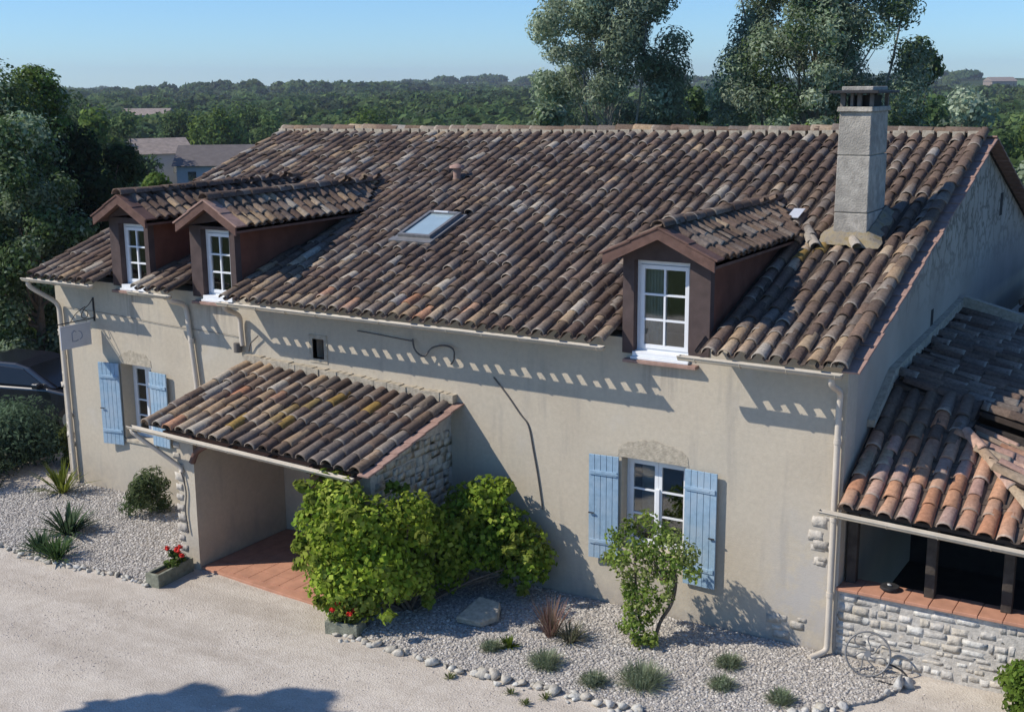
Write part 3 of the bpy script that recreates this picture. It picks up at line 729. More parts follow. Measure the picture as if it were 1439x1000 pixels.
for i, (xa_, ya_) in enumerate([(-1.42, 2.72), (-1.32, 2.60), (-1.5, 2.95), (-.72, 2.66)]):
    m = frame(Vector((xa_, ya_, roof_z(xa_, ya_) + .09)), Vector((1, .5, .1)), Vector((-.5, 1, .3))); put_tile(m @ Matrix.Scale(.8, 4), 'pale', i, MT['tile'], C_, 'broken_tile')

# skylight
S_ = empty('skylight', (0, 0, 0)); S_.parent = H; S_.location = (-8.2 - H.location.x, 2.5, 5.0)
p0 = Vector((-8.22, 2.02, roof_z(-8.2, 2.02) + .10)); ax = Vector((1, 0, -.005)); ay = Vector((-.035, 1, .318))
m = frame(p0, ax, ay)
def slab(m, x0, x1, y0, y1, z0, z1, name, mat, par, bevel=0):
    mb = MB(); vs = [m @ Vector((x, y, z)) for z in (z0, z1) for y in (y0, y1) for x in (x0, x1)]
    mb.add(vs, [(0, 2, 3, 1), (4, 5, 7, 6), (0, 1, 5, 4), (2, 6, 7, 3), (0, 4, 6, 2), (1, 3, 7, 5)]); return mb.build(name, mat, par, bevel=bevel)
slab(m, -.34, -.28, 0, 1.05, -.08, .05, 'frame', MT['greym'], S_); slab(m, .28, .34, 0, 1.05, -.08, .05, 'frame', MT['greym'], S_)
slab(m, -.28, .28, 0, .06, -.08, .05, 'frame', MT['greym'], S_); slab(m, -.28, .28, .97, 1.05, -.08, .055, 'frame', MT['greym'], S_)
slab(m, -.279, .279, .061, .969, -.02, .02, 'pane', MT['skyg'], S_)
slab(m, -.44, .44, -.16, -.004, -.05, .0, 'apron', MT['greym'], S_); slab(m, -.42, -.342, 0, 1.1, -.06, -.01, 'apron', MT['greym'], S_); slab(m, .342, .42, 0, 1.1, -.06, -.01, 'apron', MT['greym'], S_)
slab(m, -.2, .1, .975, 1.0, .056, .075, 'latch_bar', MT['white'], S_)
# pale sheet patch beside the right dormer
slab(frame(Vector((-2.02, 3.55, roof_z(-2.02, 3.55) + .09)), Vector((1, 0, 0)), Vector((0, 1, .32))), -.08, .10, 0, .36, 0, .015, 'flashing_patch', MT['lampg'], roof)
# vent tile
VN = empty('roof_vent', (0, 0, 0)); VN.parent = H; VN.location = (-9.12 - H.location.x, 4.75, 5.8)
zv = roof_z(-9.12, 4.75)
mb = MB(); mb.tube([(-9.12, 4.75, zv), (-9.12, 4.75, zv + .25)], .075, 12); mb.build('pipe', MT['verge'], VN)
mb = MB(); mb.tube([(-9.12, 4.75, zv + .25), (-9.12, 4.75, zv + .29), (-9.12, 4.75, zv + .33)], [.15, .14, .03], 12); mb.build('cap', MT['verge'], VN)

# gutters and downpipes
def gutter(x0, x1, y, z0, z1, r, par, name='gutter'):
    mb = MB(); n = 8; vs = []; 
    for x, z in ((x0, z0), (x1, z1)):
        for rad in (r, r - .007):
            for k in range(n + 1):
                a = math.pi + math.pi * k / n; vs.append((x, y + rad * math.cos(a), z + rad * math.sin(a)))
    m_ = n + 1; fs = []
    for k in range(n):
        fs.append((k, k + 1, k + 1 + 2 * m_, k + 2 * m_)); fs.append((k + m_, k + 3 * m_, k + 1 + 3 * m_, k + 1 + m_))
    fs += [(0, 2 * m_, 3 * m_, m_), (n, n + m_, n + 3 * m_, n + 2 * m_)]
    fs += [tuple(range(0, m_))[::-1], tuple(range(2 * m_, 3 * m_))]
    mb.add(vs, fs, True)
    mb.tube([(x0, y - r, z0), (x1, y - r, z1)], .011, 6)
    g_ = mb.build(name, MT['gutter'], par)
    xx = x0 + .25
    while xx < x1:
        b = MB(); zz = lp(z0, z1, (xx - x0) / (x1 - x0)); b.tube([(xx, y + (r + .004) * math.cos(a), zz + (r + .004) * math.sin(a)) for a in [math.pi + math.pi * k / 8 for k in range(9)]], .008, 5)
        b.build('bracket', MT['gutter'], g_, local=False); xx += .62
    return g_
gutter(-15.28, -13.45, -.575, 4.100, 4.090, .066, H)
gutter(-12.46, -11.50, -.575, 4.070, 4.060, .066, H)
gutter(-10.36, -3.22, -.575, 4.050, 4.020, .066, H)
gutter(-2.10, .08, -.575, 4.015, 4.000, .066, H)
def pipe(pts, r, par, name='downpipe', collars=()):
    mb = MB(); mb.tube(pts, r, 12)
    o_ = mb.build(name, MT['pipe'], par)
    for c in collars:
        b = MB(); b.tube([(c[0], c[1], c[2] - .03), (c[0], c[1], c[2] + .03)], r + .009, 12); b.build('collar', MT['pipe'], o_)
    return o_
def smooth(pts, n=4):
    P = [Vector(p) for p in pts]; out = []
    for i in range(len(P) - 1):
        p0, p1, p2, p3 = P[max(i - 1, 0)], P[i], P[i + 1], P[min(i + 2, len(P) - 1)]
        for k in range(n):
            t = k / n; out.append(.5 * ((2 * p1) + (p2 - p0) * t + (2 * p0 - 5 * p1 + 4 * p2 - p3) * t * t + (3 * p1 - p0 - 3 * p2 + p3) * t ** 3))
    out.append(P[-1]); return out
pipe(smooth([(-15.2, -.52, 4.08), (-15.2, -.50, 3.92), (-15.02, -.12, 3.6), (-14.98, -.07, 3.4)]) + [(-14.93, -.07, .1)], .045, H, collars=[(-14.97, -.07, 3.1), (-14.95, -.07, 1.4)])
pipe(smooth([(-.06, -.52, 3.98), (-.06, -.51, 3.84), (-.07, -.12, 3.66), (-.08, -.08, 3.45)]) + [(-.08, -.08, .35)] + smooth([(-.08, -.08, .22), (-.10, -.12, .10), (-.24, -.32, .05)])[1:], .042, H, collars=[(-.08, -.08, 3.0), (-.08, -.08, 1.95), (-.08, -.08, .9)])
pipe(smooth([(-11.56, -.52, 4.04), (-11.57, -.48, 3.95), (-11.66, -.1, 3.82), (-11.62, -.07, 3.6)]) + [(-11.5, -.07, 2.4), (-11.45, -.07, .05)], .045, H, collars=[(-11.57, -.07, 3.2)])
pipe(smooth([(-10.28, -.52, 4.03), (-10.28, -.50, 3.93), (-10.36, -.12, 3.75), (-10.38, -.07, 3.55)]) + [(-10.36, -.07, 3.22)], .042, H)
# small ventilation opening frame
mb = MB(); wall_holes(mb, -8.93, -8.55, -.012, .10, 3.08, 3.55, [(-8.86, -8.62, 3.15, 3.48)]); mb.build('opening_surround', MT['mortar'], H)
mb = MB(); mb.box(-8.86, -8.62, .25, .27, 3.15, 3.48); mb.build('opening_board', MT['wood'], H)
# front door, deep in the porch
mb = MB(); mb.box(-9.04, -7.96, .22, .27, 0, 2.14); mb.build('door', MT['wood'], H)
# slots in the gable: flat dark plates painted as their inner shade
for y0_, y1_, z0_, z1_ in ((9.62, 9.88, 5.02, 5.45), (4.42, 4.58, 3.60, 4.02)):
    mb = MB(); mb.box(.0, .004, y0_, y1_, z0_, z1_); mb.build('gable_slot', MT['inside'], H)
# lintels: pale stone arcs with keystones, slightly proud
def lintel(x0, x1, z0, z1, par):
    """soft-edged repair patch of pale mortar over the opening, 6 mm proud"""
    n = 14; top = [(x1 - .02 + (x0 - x1 + .04) * i / n, -.006, z1 - .16 + .15 * math.sin(math.pi * i / n) ** .7 + rr.uniform(-.02, .02)) for i in range(n + 1)]
    mb = MB(); mb.poly([(x0, -.006, z0), (x1, -.006, z0)] + top, (0, .02, 0)); mb.build('lintel', MT['mortar'], par)
lintel(-3.26, -2.16, 2.31, 2.62, H); lintel(-13.56, -12.68, 2.56, 2.84, H)
# casement windows with panes
def casement(x0, x1, z0, z1, yw, rows, par):
    Wn = empty('window', (0, 0, 0)); Wn.parent = par; Wn.location = ((x0 + x1) / 2 - par.location.x, yw, z0)
    mb = MB(); wall_holes(mb, x0, x1, yw, yw + .07, z0, z1, [(x0 + .05, x1 - .05, z0 + .05, z1 - .05)]); mb.build('frame', MT['white'], Wn, bevel=.004)
    xm = (x0 + x1) / 2
    for a, b in ((x0 + .055, xm - .002), (xm + .002, x1 - .055)):
        t = .055; hs = []; zz = [z0 + .06 + t + (z1 - z0 - .12 - 2 * t) * j / rows for j in range(rows + 1)]
        for j in range(rows): hs.append((a + t, b - t, zz[j] + (.012 if j else 0), zz[j + 1] - (.012 if j < rows - 1 else 0)))
        mb = MB(); wall_holes(mb, a, b, yw - .02, yw + .03, z0 + .055, z1 - .055, hs); mb.build('sash', MT['white'], Wn, bevel=.003)
        for (e, f_, g_, h_) in hs:
            mb = MB(); mb.box(e - .004, f_ + .004, yw, yw + .006, g_ - .004, h_ + .004); mb.build('pane', MT['glass'], Wn)
    mb = MB(); mb.box(xm - .03, xm + .03, yw - .05, yw - .021, z0 + .4, z1 - .45); mb.build('latch', MT['white'], Wn, bevel=.004)
    mb = MB(); mb.box(x0 + .1, xm - .08, yw + .3, yw + .31, z0 + .1, z1 - .1); mb.build('curtain', MT['curtain'], Wn)
    mb = MB(); mb.box(x0 - .06, x1 + .06, -.03, yw, z0 - .06, z0 - .002); mb.build('sill', MT['mortar'], Wn, bevel=.008)
casement(-3.20, -2.20, .95, 2.30, .20, 3, H)
casement(-13.50, -12.70, 1.12, 2.54, .28, 4, H)
# shutters: boards, battens, hinge straps
def shutter(hx, side, z0, z1, w, ang, label=None):
    """hinge at hx; side -1 opens to the left, +1 to the right; ang = how far it stands off the wall"""
    S = empty('shutter', (0, 0, 0)); S.parent = H; S.location = (hx - H.location.x, -.02, z0)
    if label: S['label'] = label
    m = Matrix.Translation((hx, -.02, 0)) @ Matrix.Rotation(-side * ang, 4, 'Z')
    n = 5; g = .006; bw = w / n
    def bx(name, a, b, y0, y1, c, d, mat, bev=.003):
        mb = MB(); xs = sorted((side * a, side * b)); vs = [m @ Vector((x, y, z)) for z in (c, d) for y in (y0, y1) for x in xs]
        mb.add(vs, [(0, 2, 3, 1), (4, 5, 7, 6), (0, 1, 5, 4), (2, 6, 7, 3), (0, 4, 6, 2), (1, 3, 7, 5)]); mb.build(name, mat, S, bevel=bev)
    for i in range(n): bx('board', i * bw + g / 2, (i + 1) * bw - g / 2, -.045, -.018, z0, z1, MT['blue'])
    for z in (z0 + .22, z1 - .30): bx('batten', .02, w - .02, -.062, -.0455, z, z + .07, MT['blue'], .006)
    for z in (z0 + .22, z1 - .30): bx('hinge_strap', .0, w * .8, -.068, -.0625, z + .025, z + .045, MT['blue'], 0)
    bx('latch', w * .80, w * .98, -.08, -.063, (z0 + z1) / 2 - .1, (z0 + z1) / 2 - .085, MT['iron'], 0)
shutter(-3.22, -1, .74, 2.31, .46, .10); shutter(-2.19, 1, .62, 2.30, .49, .05)
shutter(-13.50, -1, 1.0, 2.56, .47, .16); shutter(-12.70, 1, 1.12, 2.50, .46, .07)
# bare stones showing in the render
def rock(name, loc, s, par=None, col=(.50, .47, .41), flat=1, seed=0, mat='stone', box=False, sub=1):
    r_ = np.random.default_rng(seed + 5)
    if box:
        g = np.array([(x, y, z) for z in (-1, 0, 1) for y in (-1, 1) for x in (-1, -.4, .4, 1)], float)
        g += r_.uniform(-.16, .16, g.shape) * np.array([1, .7, 1]); V = g * np.array(s)
        def id_(x, y, z): return z * 8 + y * 4 + x
        F = []
        for z in range(2):
            for x in range(3): F += [(id_(x, 0, z), id_(x + 1, 0, z), id_(x + 1, 0, z + 1), id_(x, 0, z + 1)), (id_(x, 1, z + 1), id_(x + 1, 1, z + 1), id_(x + 1, 1, z), id_(x, 1, z))]
            F += [(id_(0, 1, z), id_(0, 0, z), id_(0, 0, z + 1), id_(0, 1, z + 1)), (id_(3, 0, z), id_(3, 1, z), id_(3, 1, z + 1), id_(3, 0, z + 1))]
        for x in range(3): F += [(id_(x, 0, 2), id_(x + 1, 0, 2), id_(x + 1, 1, 2), id_(x, 1, 2)), (id_(x, 1, 0), id_(x + 1, 1, 0), id_(x + 1, 0, 0), id_(x, 0, 0))]
        F = np.array(F)
    else:
        V = ICO * r_.uniform(.5, 1.3, (12, 1)) * np.array(s); F = ICF
        # one subdivision for a rounder boulder
        vs = [tuple(v) for v in V]; mid = {}; nf = []
        def md(a, b):
            k = (min(a, b), max(a, b))
            if k not in mid:
                p = (np.array(vs[a]) + np.array(vs[b])) / 2 * r_.uniform(.90, 1.05); vs.append(tuple(p)); mid[k] = len(vs) - 1
            return mid[k]
        for a, b, c in F: x, y, z = md(a, b), md(b, c), md(c, a); nf += [(a, x, z), (b, y, x), (c, z, y), (x, y, z)]
        V = np.array(vs); F = np.array(nf)
    T = np.tile(np.array(col) * r_.uniform(.85, 1.12), (len(V), 1)) * r_.uniform(.93, 1.05, (len(V), 1))
    me = np_mesh(name, V, F, MT[mat], T, smooth=False)
    o_ = link(name, me, par, local=True); o_.location = Vector(loc) - (wloc(par) if par else Vector((0, 0, 0))); return o_
k = 0
for (x0, x1, z0, z1, n) in ((-.33, -.12, .5, 2.1, 9), (-1.0, -.45, .1, .5, 7), (-15.12, -14.95, .3, 3.2, 10)):
    for i in range(n):
        k += 1; s = rr.uniform(.04, .11)
        rock('stone', (rr.uniform(x0, x1), .001 + rr.uniform(0, .008), rr.uniform(z0, z1)), (s, .014, s * rr.uniform(.45, .8)), H, (.50, .46, .40), seed=k, box=True)
# cables on the facade, one tube tracing a thin shadow line
mb = MB(); mb.tube(smooth([(-7.9, -.02, 3.70), (-7.5, -.02, 3.68), (-7.2, -.02, 3.66), (-6.8, -.03, 3.64)]), .008, 6)
mb.tube(smooth([(-6.8, -.05, 3.68), (-6.72, -.1, 3.52), (-6.55, -.1, 3.44), (-6.42, -.08, 3.58), (-6.2, -.06, 3.64), (-6.02, -.08, 3.6), (-6.0, -.1, 3.45), (-6.08, -.06, 3.36)]), .014, 6); mb.build('cable', MT['cable'], H)
mb = MB(); mb.tube(smooth([(-5.34, -.015, 3.23), (-5.1, -.015, 2.98), (-4.88, -.015, 2.72), (-4.74, -.015, 2.56), (-4.66, -.015, 2.2), (-4.58, -.015, 1.8), (-4.5, -.015, 1.29)]), .012, 6); mb.build('cable', MT['cable'], H)  # dark tube drawn along a shadow line, no known cable here
mb = MB(); mb.tube(smooth([(-14.9, -.02, 3.50), (-13.6, -.02, 3.47), (-12.2, -.02, 3.40), (-10.6, -.02, 3.36), (-10.42, -.02, 3.3)]), .004, 5); mb.build('cable', MT['cable'], H)
mb = MB(); mb.tube([(-10.25, -.04, 3.12), (-10.18, -.06, 3.28), (-10.0, -.06, 3.42)], .012, 6); mb.tube([(-10.45, -.09, 3.10), (-10.45, -.09, 3.26)], .07, 8); mb.build('junction_box', MT['cable'], H)

# ------------------------------------------------------------------ porch
P = empty('porch', (-8.1, -1.2, 0), 'lean-to entrance porch with lichened clay tile roof and terracotta floor against the facade', 'porch')
PE0, PE1, PR0, PR1 = Vector((-10.36, -2.42, 2.40)), Vector((-6.02, -2.42, 2.25)), Vector((-10.30, -.02, 2.97)), Vector((-6.02, -.02, 2.77))
def porch_z(x, y): u = (x + 10.36) / 4.34; v = (y + 2.42) / 2.4; return lp(lp(PE0.z, PE1.z, u), lp(PR0.z, PR1.z, u), v)
proof = empty('roof', (0, 0, 0)); proof.parent = P
mb = MB(); roofslab(mb, lp(PE0, PR0, .04), lp(PE1, PR1, .04), PR0, PR1, .04); mb.build('roof_boards', MT['under'], proof)
def pick_p(u, v, p, rr):
    if abs(u - .52 - (v - .35) * .55) < .09 and .1 < v < .75 and rr.random() < .45: return 'yellow', rr.randrange(7)
    if u < .42: c = wchoice(rr, tan=5, orange=1.2, mid=2.4, pale=1.5, browng=2.0, grey=.4)
    elif u < .7: c = wchoice(rr, grey=4, mid=2, tan=1.4, dark=1.5, browng=2)
    else: c = wchoice(rr, grey=5, browng=3, mid=2, dark=1.2, tan=.3)
    return c, rr.randrange(7)
pt, pc = slope_tiles(PE0, PE1, PR0, PR1, 18, .32, pick_p, None, 1.0, .02, rr, 1.0)
for m, c, v in pt: put_tile(m, c, v, MT['tilep'], proof)
# right verge: one more line of covers and flat tiles
join_channels('channel_tiles', pc, MT['channel'], proof)
dv = PR1 - PE1
for i in range(7):
    m = frame(lp(PE1, PR1, i / 7) + Vector((.03, 0, -.03)), Vector((1, 0, 0)), dv) @ Matrix.Rotation(-.05, 4, 'X'); mb = MB(); mb.obb(m, .2, dv.length / 7 + .03, .03); mb.build('verge_tile', MT['verge'], proof, bevel=.006)
mb = MB()
for i in range(34):
    u = i / 34; p = lp(PR0, PR1, u); mb.box(p.x, p.x + .13, -.12 - .02 * rr.random(), -.002, p.z - .02, p.z + .10 + .02 * rr.random())
mb.build('flashing_mortar', MT['mortar'], proof)
# walls
mb = MB(); mb.poly([(-9.98, -2.06, -.05), (-9.98, -.003, -.05), (-9.98, -.003, 2.86), (-9.98, -2.06, 2.38)], (.36, 0, 0)); pw = mb.build('wall', MT['facade'], P)
mb = MB(); mb.poly([(-6.48, -2.06, -.05), (-6.48, -.003, -.05), (-6.48, -.003, 2.66), (-6.48, -2.06, 2.22)], (.34, 0, 0)); pw2 = mb.build('wall', MT['mortarw'], P)
k = 900
for z in np.arange(.15, 2.35, .125):
    y = -2.0 + rr.uniform(0, .1)
    while y < -.12:
        w = rr.uniform(.10, .26); k += 1
        if z < 2.14 + (y + 2.06) * .21 and z > .9:
            o_ = rock('stone', (-6.1405 + rr.uniform(0, .003), y + w / 2, z + rr.uniform(-.01, .01)), (.0055, w / 2 * .98, .060 * rr.uniform(.8, 1.05)), pw2, rr.choice([(.55, .51, .43), (.52, .48, .40), (.57, .54, .46)]), seed=k, box=True)
        y += w + .015
for i in range(12):
    k += 1; s = rr.uniform(.06, .10); rock('stone', (-9.99 + rr.uniform(.0, .10), -2.062, .15 + i * .17), (s, .012, s * .7), pw, (.50, .46, .40), seed=k, box=True)
mb = MB(); mb.box(-10.15, -6.1, -2.16, -2.02, 2.14, 2.26)
mb.build('front_beam', MT['wood'], P)
mb = MB(); mb.tube(smooth([(-9.62, -2.09, 1.80), (-9.50, -2.09, 2.00), (-9.25, -2.09, 2.15)]), .055, 6); mb.build('brace', MT['wood'], P)
for i in range(5):
    mb = MB(); x = -9.4 + i * .78; mb.poly([(x, -2.36, 2.20 - .03 * i * .78 * 0), (x, -.01, 2.70), (x, -.01, 2.80), (x, -2.36, 2.28)], (.07, 0, 0)); 
    for q in range(len(mb.v)): v_ = mb.v[q]; mb.v[q] = (v_[0], v_[1], v_[2] - .034 * i)
    mb.build('rafter', MT['wood'], P)
mb = MB(); mb.poly([(-9.62, -2.03, -.02), (-6.76, -2.28, -.02), (-6.10, -2.3, -.02), (-6.10, -.01, -.02), (-9.62, -.01, -.02)], (0, 0, .065)); fl = mb.build('floor_slab', MT['terra'], P, bevel=.008)
mb = MB(); ys = np.arange(-1.95, -.1, .31)
for i in range(11):
    for j in range(7):
        x0, y0 = -9.58 + i * .312, -2.0 + j * .284 - max(0, (i - 1)) * .0
        if x0 + .30 < -6.12:
            t = MB(); t.box(x0, x0 + .303, y0, y0 + .275, .046, .054); t.build('floor_tile', MT['terra'], fl)
gutter(-10.52, -6.12, -2.50, 2.37, 2.20, .055, P)
pipe(smooth([(-10.44, -2.5, 2.31), (-10.42, -2.48, 2.24), (-9.92, -2.12, 1.72), (-9.86, -2.11, 1.60)]), .035, P)
mb = MB(); mb.tube(smooth([(-9.87, -2.10, 1.62), (-9.80, -2.09, 1.3), (-9.84, -2.09, .95), (-9.80, -2.09, .6)]), .012, 6); mb.build('hanging_cable', MT['cable'], P)

# ------------------------------------------------------------------ lean-to shed on the right gable
L = empty('lean_to', (1.6, 1.5, 0), 'open lean-to shed with orange tile roof and stone parapet against the right gable', 'shed')
mb = MB(); mb.box(.003, 3.6, .009, .36, -.05, .955); lw = mb.build('wall', MT['mortarw'], L)
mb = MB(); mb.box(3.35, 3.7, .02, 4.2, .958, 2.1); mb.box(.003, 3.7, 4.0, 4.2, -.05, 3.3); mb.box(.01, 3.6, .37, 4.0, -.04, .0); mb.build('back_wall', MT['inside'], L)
z = .04; k = 2000
while z < .90:
    h = rr.uniform(.055, .12); x = .01 + rr.uniform(-.05, 0)
    h = min(h, .945 - z)
    while x < 2.75:
        w = rr.choice([rr.uniform(.06, .12), rr.uniform(.12, .20), rr.uniform(.2, .32)]); k += 1
        if not (x > 2.05 and z < .75 and rr.random() < .75):
            hh = h * rr.uniform(.62, 1.05); x_c = max(x + w / 2, .02 + w / 2)
            rock('stone', (x_c, .010 + rr.uniform(0, .008), z + h / 2 + rr.uniform(-.014, .014)), (w / 2 * .99, .008, hh / 2), lw, rr.choice([(.56, .53, .48), (.50, .47, .42), (.60, .58, .53), (.46, .42, .36), (.54, .49, .41)]), seed=k, box=True)
        x += w + .016
    z += h + .014
for i in range(12):
    x0 = -.015 + i * .30
    mb = MB(); mb.box(x0, x0 + .293, -.055, .40, .957, 1.0 + .004 * (i % 2)); mb.build('sill_slab', MT['terra'], L, bevel=.008)
for x in (.04, 1.06, 2.0, 3.2):
    mb = MB(); mb.box(x, x + .13, .20, .33, 1.001, 2.2); mb.build('post', MT['woodd'], L, bevel=.01)
mb = MB(); mb.box(.01, 3.7, .18, .33, 2.2, 2.34); mb.build('wall_plate', MT['bark'], L)
LE0, LE1, LR0, LR1 = Vector((.04, -.34, 2.20)), Vector((3.4, -.34, 2.06)), Vector((.04, 1.98, 3.30)), Vector((3.4, 1.98, 3.16))
def lz(x, y): return 2.20 - .0417 * (x - .04) + .474 * (y + .34)
APX = Vector((1.28, 1.22, 0)); HC = Vector((2.75, -.34, 0))
def east(p):   # beyond the hip line
    t = (p.x - APX.x) / (HC.x - APX.x)
    return p.x > APX.x and p.y > APX.y + (HC.y - APX.y) * t
LRf = empty('roof', (0, 0, 0)); LRf.parent = L
mb = MB(); V4 = [(.02, -.28, lz(0, -.28)), (2.7, -.28, lz(2.7, -.28)), (1.28, 1.22, lz(1.28, 1.22)), (1.1, 1.98, lz(1.1, 1.98)), (.02, 1.98, lz(0, 1.98))]
mb.poly([(a, b, c - .07) for a, b, c in V4], (0, 0, .05)); mb.build('roof_boards', MT['under'], LRf)
def pick_l(u, v, p, rr):
    c = wchoice(rr, orange=9, pink=3, tan=.5); 
    if v > .55: c = wchoice(rr, orange=3, mid=3, browng=2)  # upper rows darker: the gable's cast shade put into tile colours
    return c, rr.randrange(7)
def skip_l(p): return east(p) or (p.y > 1.25 and p.x > 1.28)
lt, lc = slope_tiles(LE0, LE1, LR0, LR1, 14, .30, pick_l, skip_l, .9, 0, rr, 1.02)
for m, c, v in lt: put_tile(m, c, v, MT['tilep'], LRf)
join_channels('channel_tiles', lc, MT['channel'], LRf)
# hip line covers
hip0 = Vector((HC.x, HC.y, lz(HC.x, HC.y) + .06)); hip1 = Vector((APX.x, APX.y, lz(APX.x, APX.y) + .08)); n = 6
for i in range(n):
    p = lp(hip0, hip1, i / n); m = frame(p, (hip1 - hip0).cross(Vector((0, 0, 1))), hip1 - hip0); put_tile(m @ Matrix.Scale(1.0, 4), rr.choice(['pink', 'tan', 'orange']), i, MT['tilep'], LRf, 'hip_tile')
# east slope, tiles running away to the right
ez = lambda x, y: lz(APX.x, APX.y) - .36 * (x - APX.x) - .02 * (y - APX.y)
E0, E1 = Vector((3.7, -.34, ez(3.7, -.34))), Vector((3.7, 4.0, ez(3.7, 4.0))); T0, T1 = Vector((1.2, -.34, ez(1.2, -.34))), Vector((1.2, 4.0, ez(1.2, 4)))
def skip_e(p): return not east(p) or p.y > 1.86
et, ec = slope_tiles(E0, E1, T0, T1, 18, .34, lambda u, v, p, rr: (wchoice(rr, pink=5, tan=3, orange=2, browng=1), rr.randrange(7)), skip_e, 1.3, 0, rr, 1.02)
for m, c, v in et: put_tile(m, c, v, MT['tilep'], LRf)
if ec: join_channels('channel_tiles', ec, MT['channel'], LRf)
mb = MB(); mb.poly([(1.30, 1.22, ez(1.3, 1.2) - .13), (2.75, -.30, ez(2.75, -.3) - .13), (3.7, -.30, ez(3.7, -.3) - .13), (3.7, 1.9, ez(3.7, 1.9) - .13), (1.30, 1.9, ez(1.3, 1.9) - .13)], (0, 0, .03)); mb.build('roof_boards', MT['under'], LRf)
# upper shaded roof leaning on the gable behind, with mortar flashing along the wall
up0, up1 = Vector((.03, 1.9, 3.42)), Vector((.03, 6.4, 3.72))
ul0, ul1 = Vector((3.8, 1.9, 2.55)), Vector((3.8, 6.4, 2.85))
mb = MB(); roofslab(mb, ul0, ul1, up0, up1, .06); mb.build('roof_boards', MT['under'], LRf)
ut, uc = slope_tiles(ul0, ul1, up0, up1, 19, .36, lambda u, v, p, rr: (wchoice(rr, browng=4, dark=4, mid=3, grey=2), rr.randrange(7)), None, 1.2, 0, rr, 1.02)
for m, c, v in ut[:200]: put_tile(m, c, v, MT['tile'], LRf)
join_tiles('tiles', ut[200:], MT['tile'], LRf)
join_channels('channel_tiles', uc, MT['channel'], LRf)
mb = MB(); mb.poly([(.01, 1.84, 2.0), (3.8, 1.84, 1.6), (3.8, 1.84, 2.38), (.01, 1.84, 3.24)], (0, .10, 0)); mb.build('inner_wall', MT['woodd'], L)
mb = MB(); mb.poly([(.004, 1.0, 2.95), (.004, 2.0, 3.40), (.004, 6.4, 3.78), (.004, 6.4, 3.92), (.004, 2.0, 3.56), (.004, 1.0, 3.05)], (.10, 0, 0)); mb.build('flashing_mortar', MT['mortar'], LRf)
mb = MB(); mb.poly([(.10, 6.35, 3.74), (1.9, 6.35, 3.3), (1.9, 6.35, 3.5), (.10, 6.35, 3.96)], (0, .16, 0)); mb.build('ridge_mortar', MT['mortar'], LRf)
gutter(-.17, 3.5, -.42, 2.16, 2.02, .06, L)

# taller outbuilding in shade behind the lean-to
B = empty('outbuilding', (3, 10, 0), 'shaded low outbuilding with dark roof behind the lean-to at the right edge', 'building')
mb = MB(); mb.box(.5, 5.5, 7.0, 13.5, -.3, 3.4); mb.build('wall', MT['gable'], B)
b0, b1, t0_, t1_ = Vector((.9, 6.9, 3.75)), Vector((.9, 13.6, 3.75)), Vector((3.5, 6.9, 4.6)), Vector((3.5, 13.6, 4.6))
mb = MB(); roofslab(mb, b1, b0, t1_, t0_, .08); roofslab(mb, Vector((6.1, 6.9, 3.3)), Vector((6.1, 13.6, 3.3)), t0_, t1_, .08); mb.build('roof_boards', MT['under'], B)
bt, bc = slope_tiles(b1, b0, t1_, t0_, 26, .36, lambda u, v, p, rr: (wchoice(rr, browng=4, dark=4, mid=3), rr.randrange(7)), None, 1.2, 0, rr, 1.02)
join_tiles('tiles', bt, MT['tile'], B); join_channels('channel_tiles', bc, MT['channel'], B)

# ------------------------------------------------------------------ hanging sign
G = empty('hanging_sign', (-14.1, 0, 3.3), 'pale rectangular hanging sign on a scrolled iron bracket near the left corner of the house', 'sign')
mb = MB(); mb.box(-14.115, -14.085, -.02, -.002, 3.30, 3.74); mb.tube([(-14.1, -.01, 3.36), (-14.1, -.86, 3.36)], .010, 6)
mb.tube(smooth([(-14.1, -.02, 3.72), (-14.1, -.12, 3.62), (-14.1, -.22, 3.56), (-14.1, -.30, 3.46), (-14.1, -.26, 3.39), (-14.1, -.18, 3.40), (-14.1, -.15, 3.48), (-14.1, -.21, 3.53)]), .008, 6)
mb.tube(smooth([(-14.1, -.20, 3.60), (-14.1, -.42, 3.50), (-14.1, -.55, 3.37)]), .008, 6); mb.build('bracket', MT['iron'], G)
mb = MB(); mb.box(-14.112, -14.088, -.80, -.12, 2.88, 3.31); sp = mb.build('panel', MT['sign'], G, bevel=.006)
mb = MB(); X0 = -14.086
mb.tube([(X0, -.55, 3.02), (X0, -.55, 3.16), (X0, -.50, 3.20), (X0, -.46, 3.17)], .008, 5); mb.tube(smooth([(X0, -.56, 3.01), (X0, -.48, 3.0), (X0, -.42, 3.02)]), .008, 5)
mb.tube(smooth([(X0, -.40, 3.18), (X0, -.34, 3.14), (X0, -.33, 3.06), (X0, -.38, 3.02)]), .008, 5); mb.build('emblem', MT['signd'], sp)
for y in (-.72, -.20):
    mb = MB(); mb.tube([(-14.1, y, 3.30), (-14.1, y, 3.36)], .005, 5); mb.build('hook', MT['iron'], G)

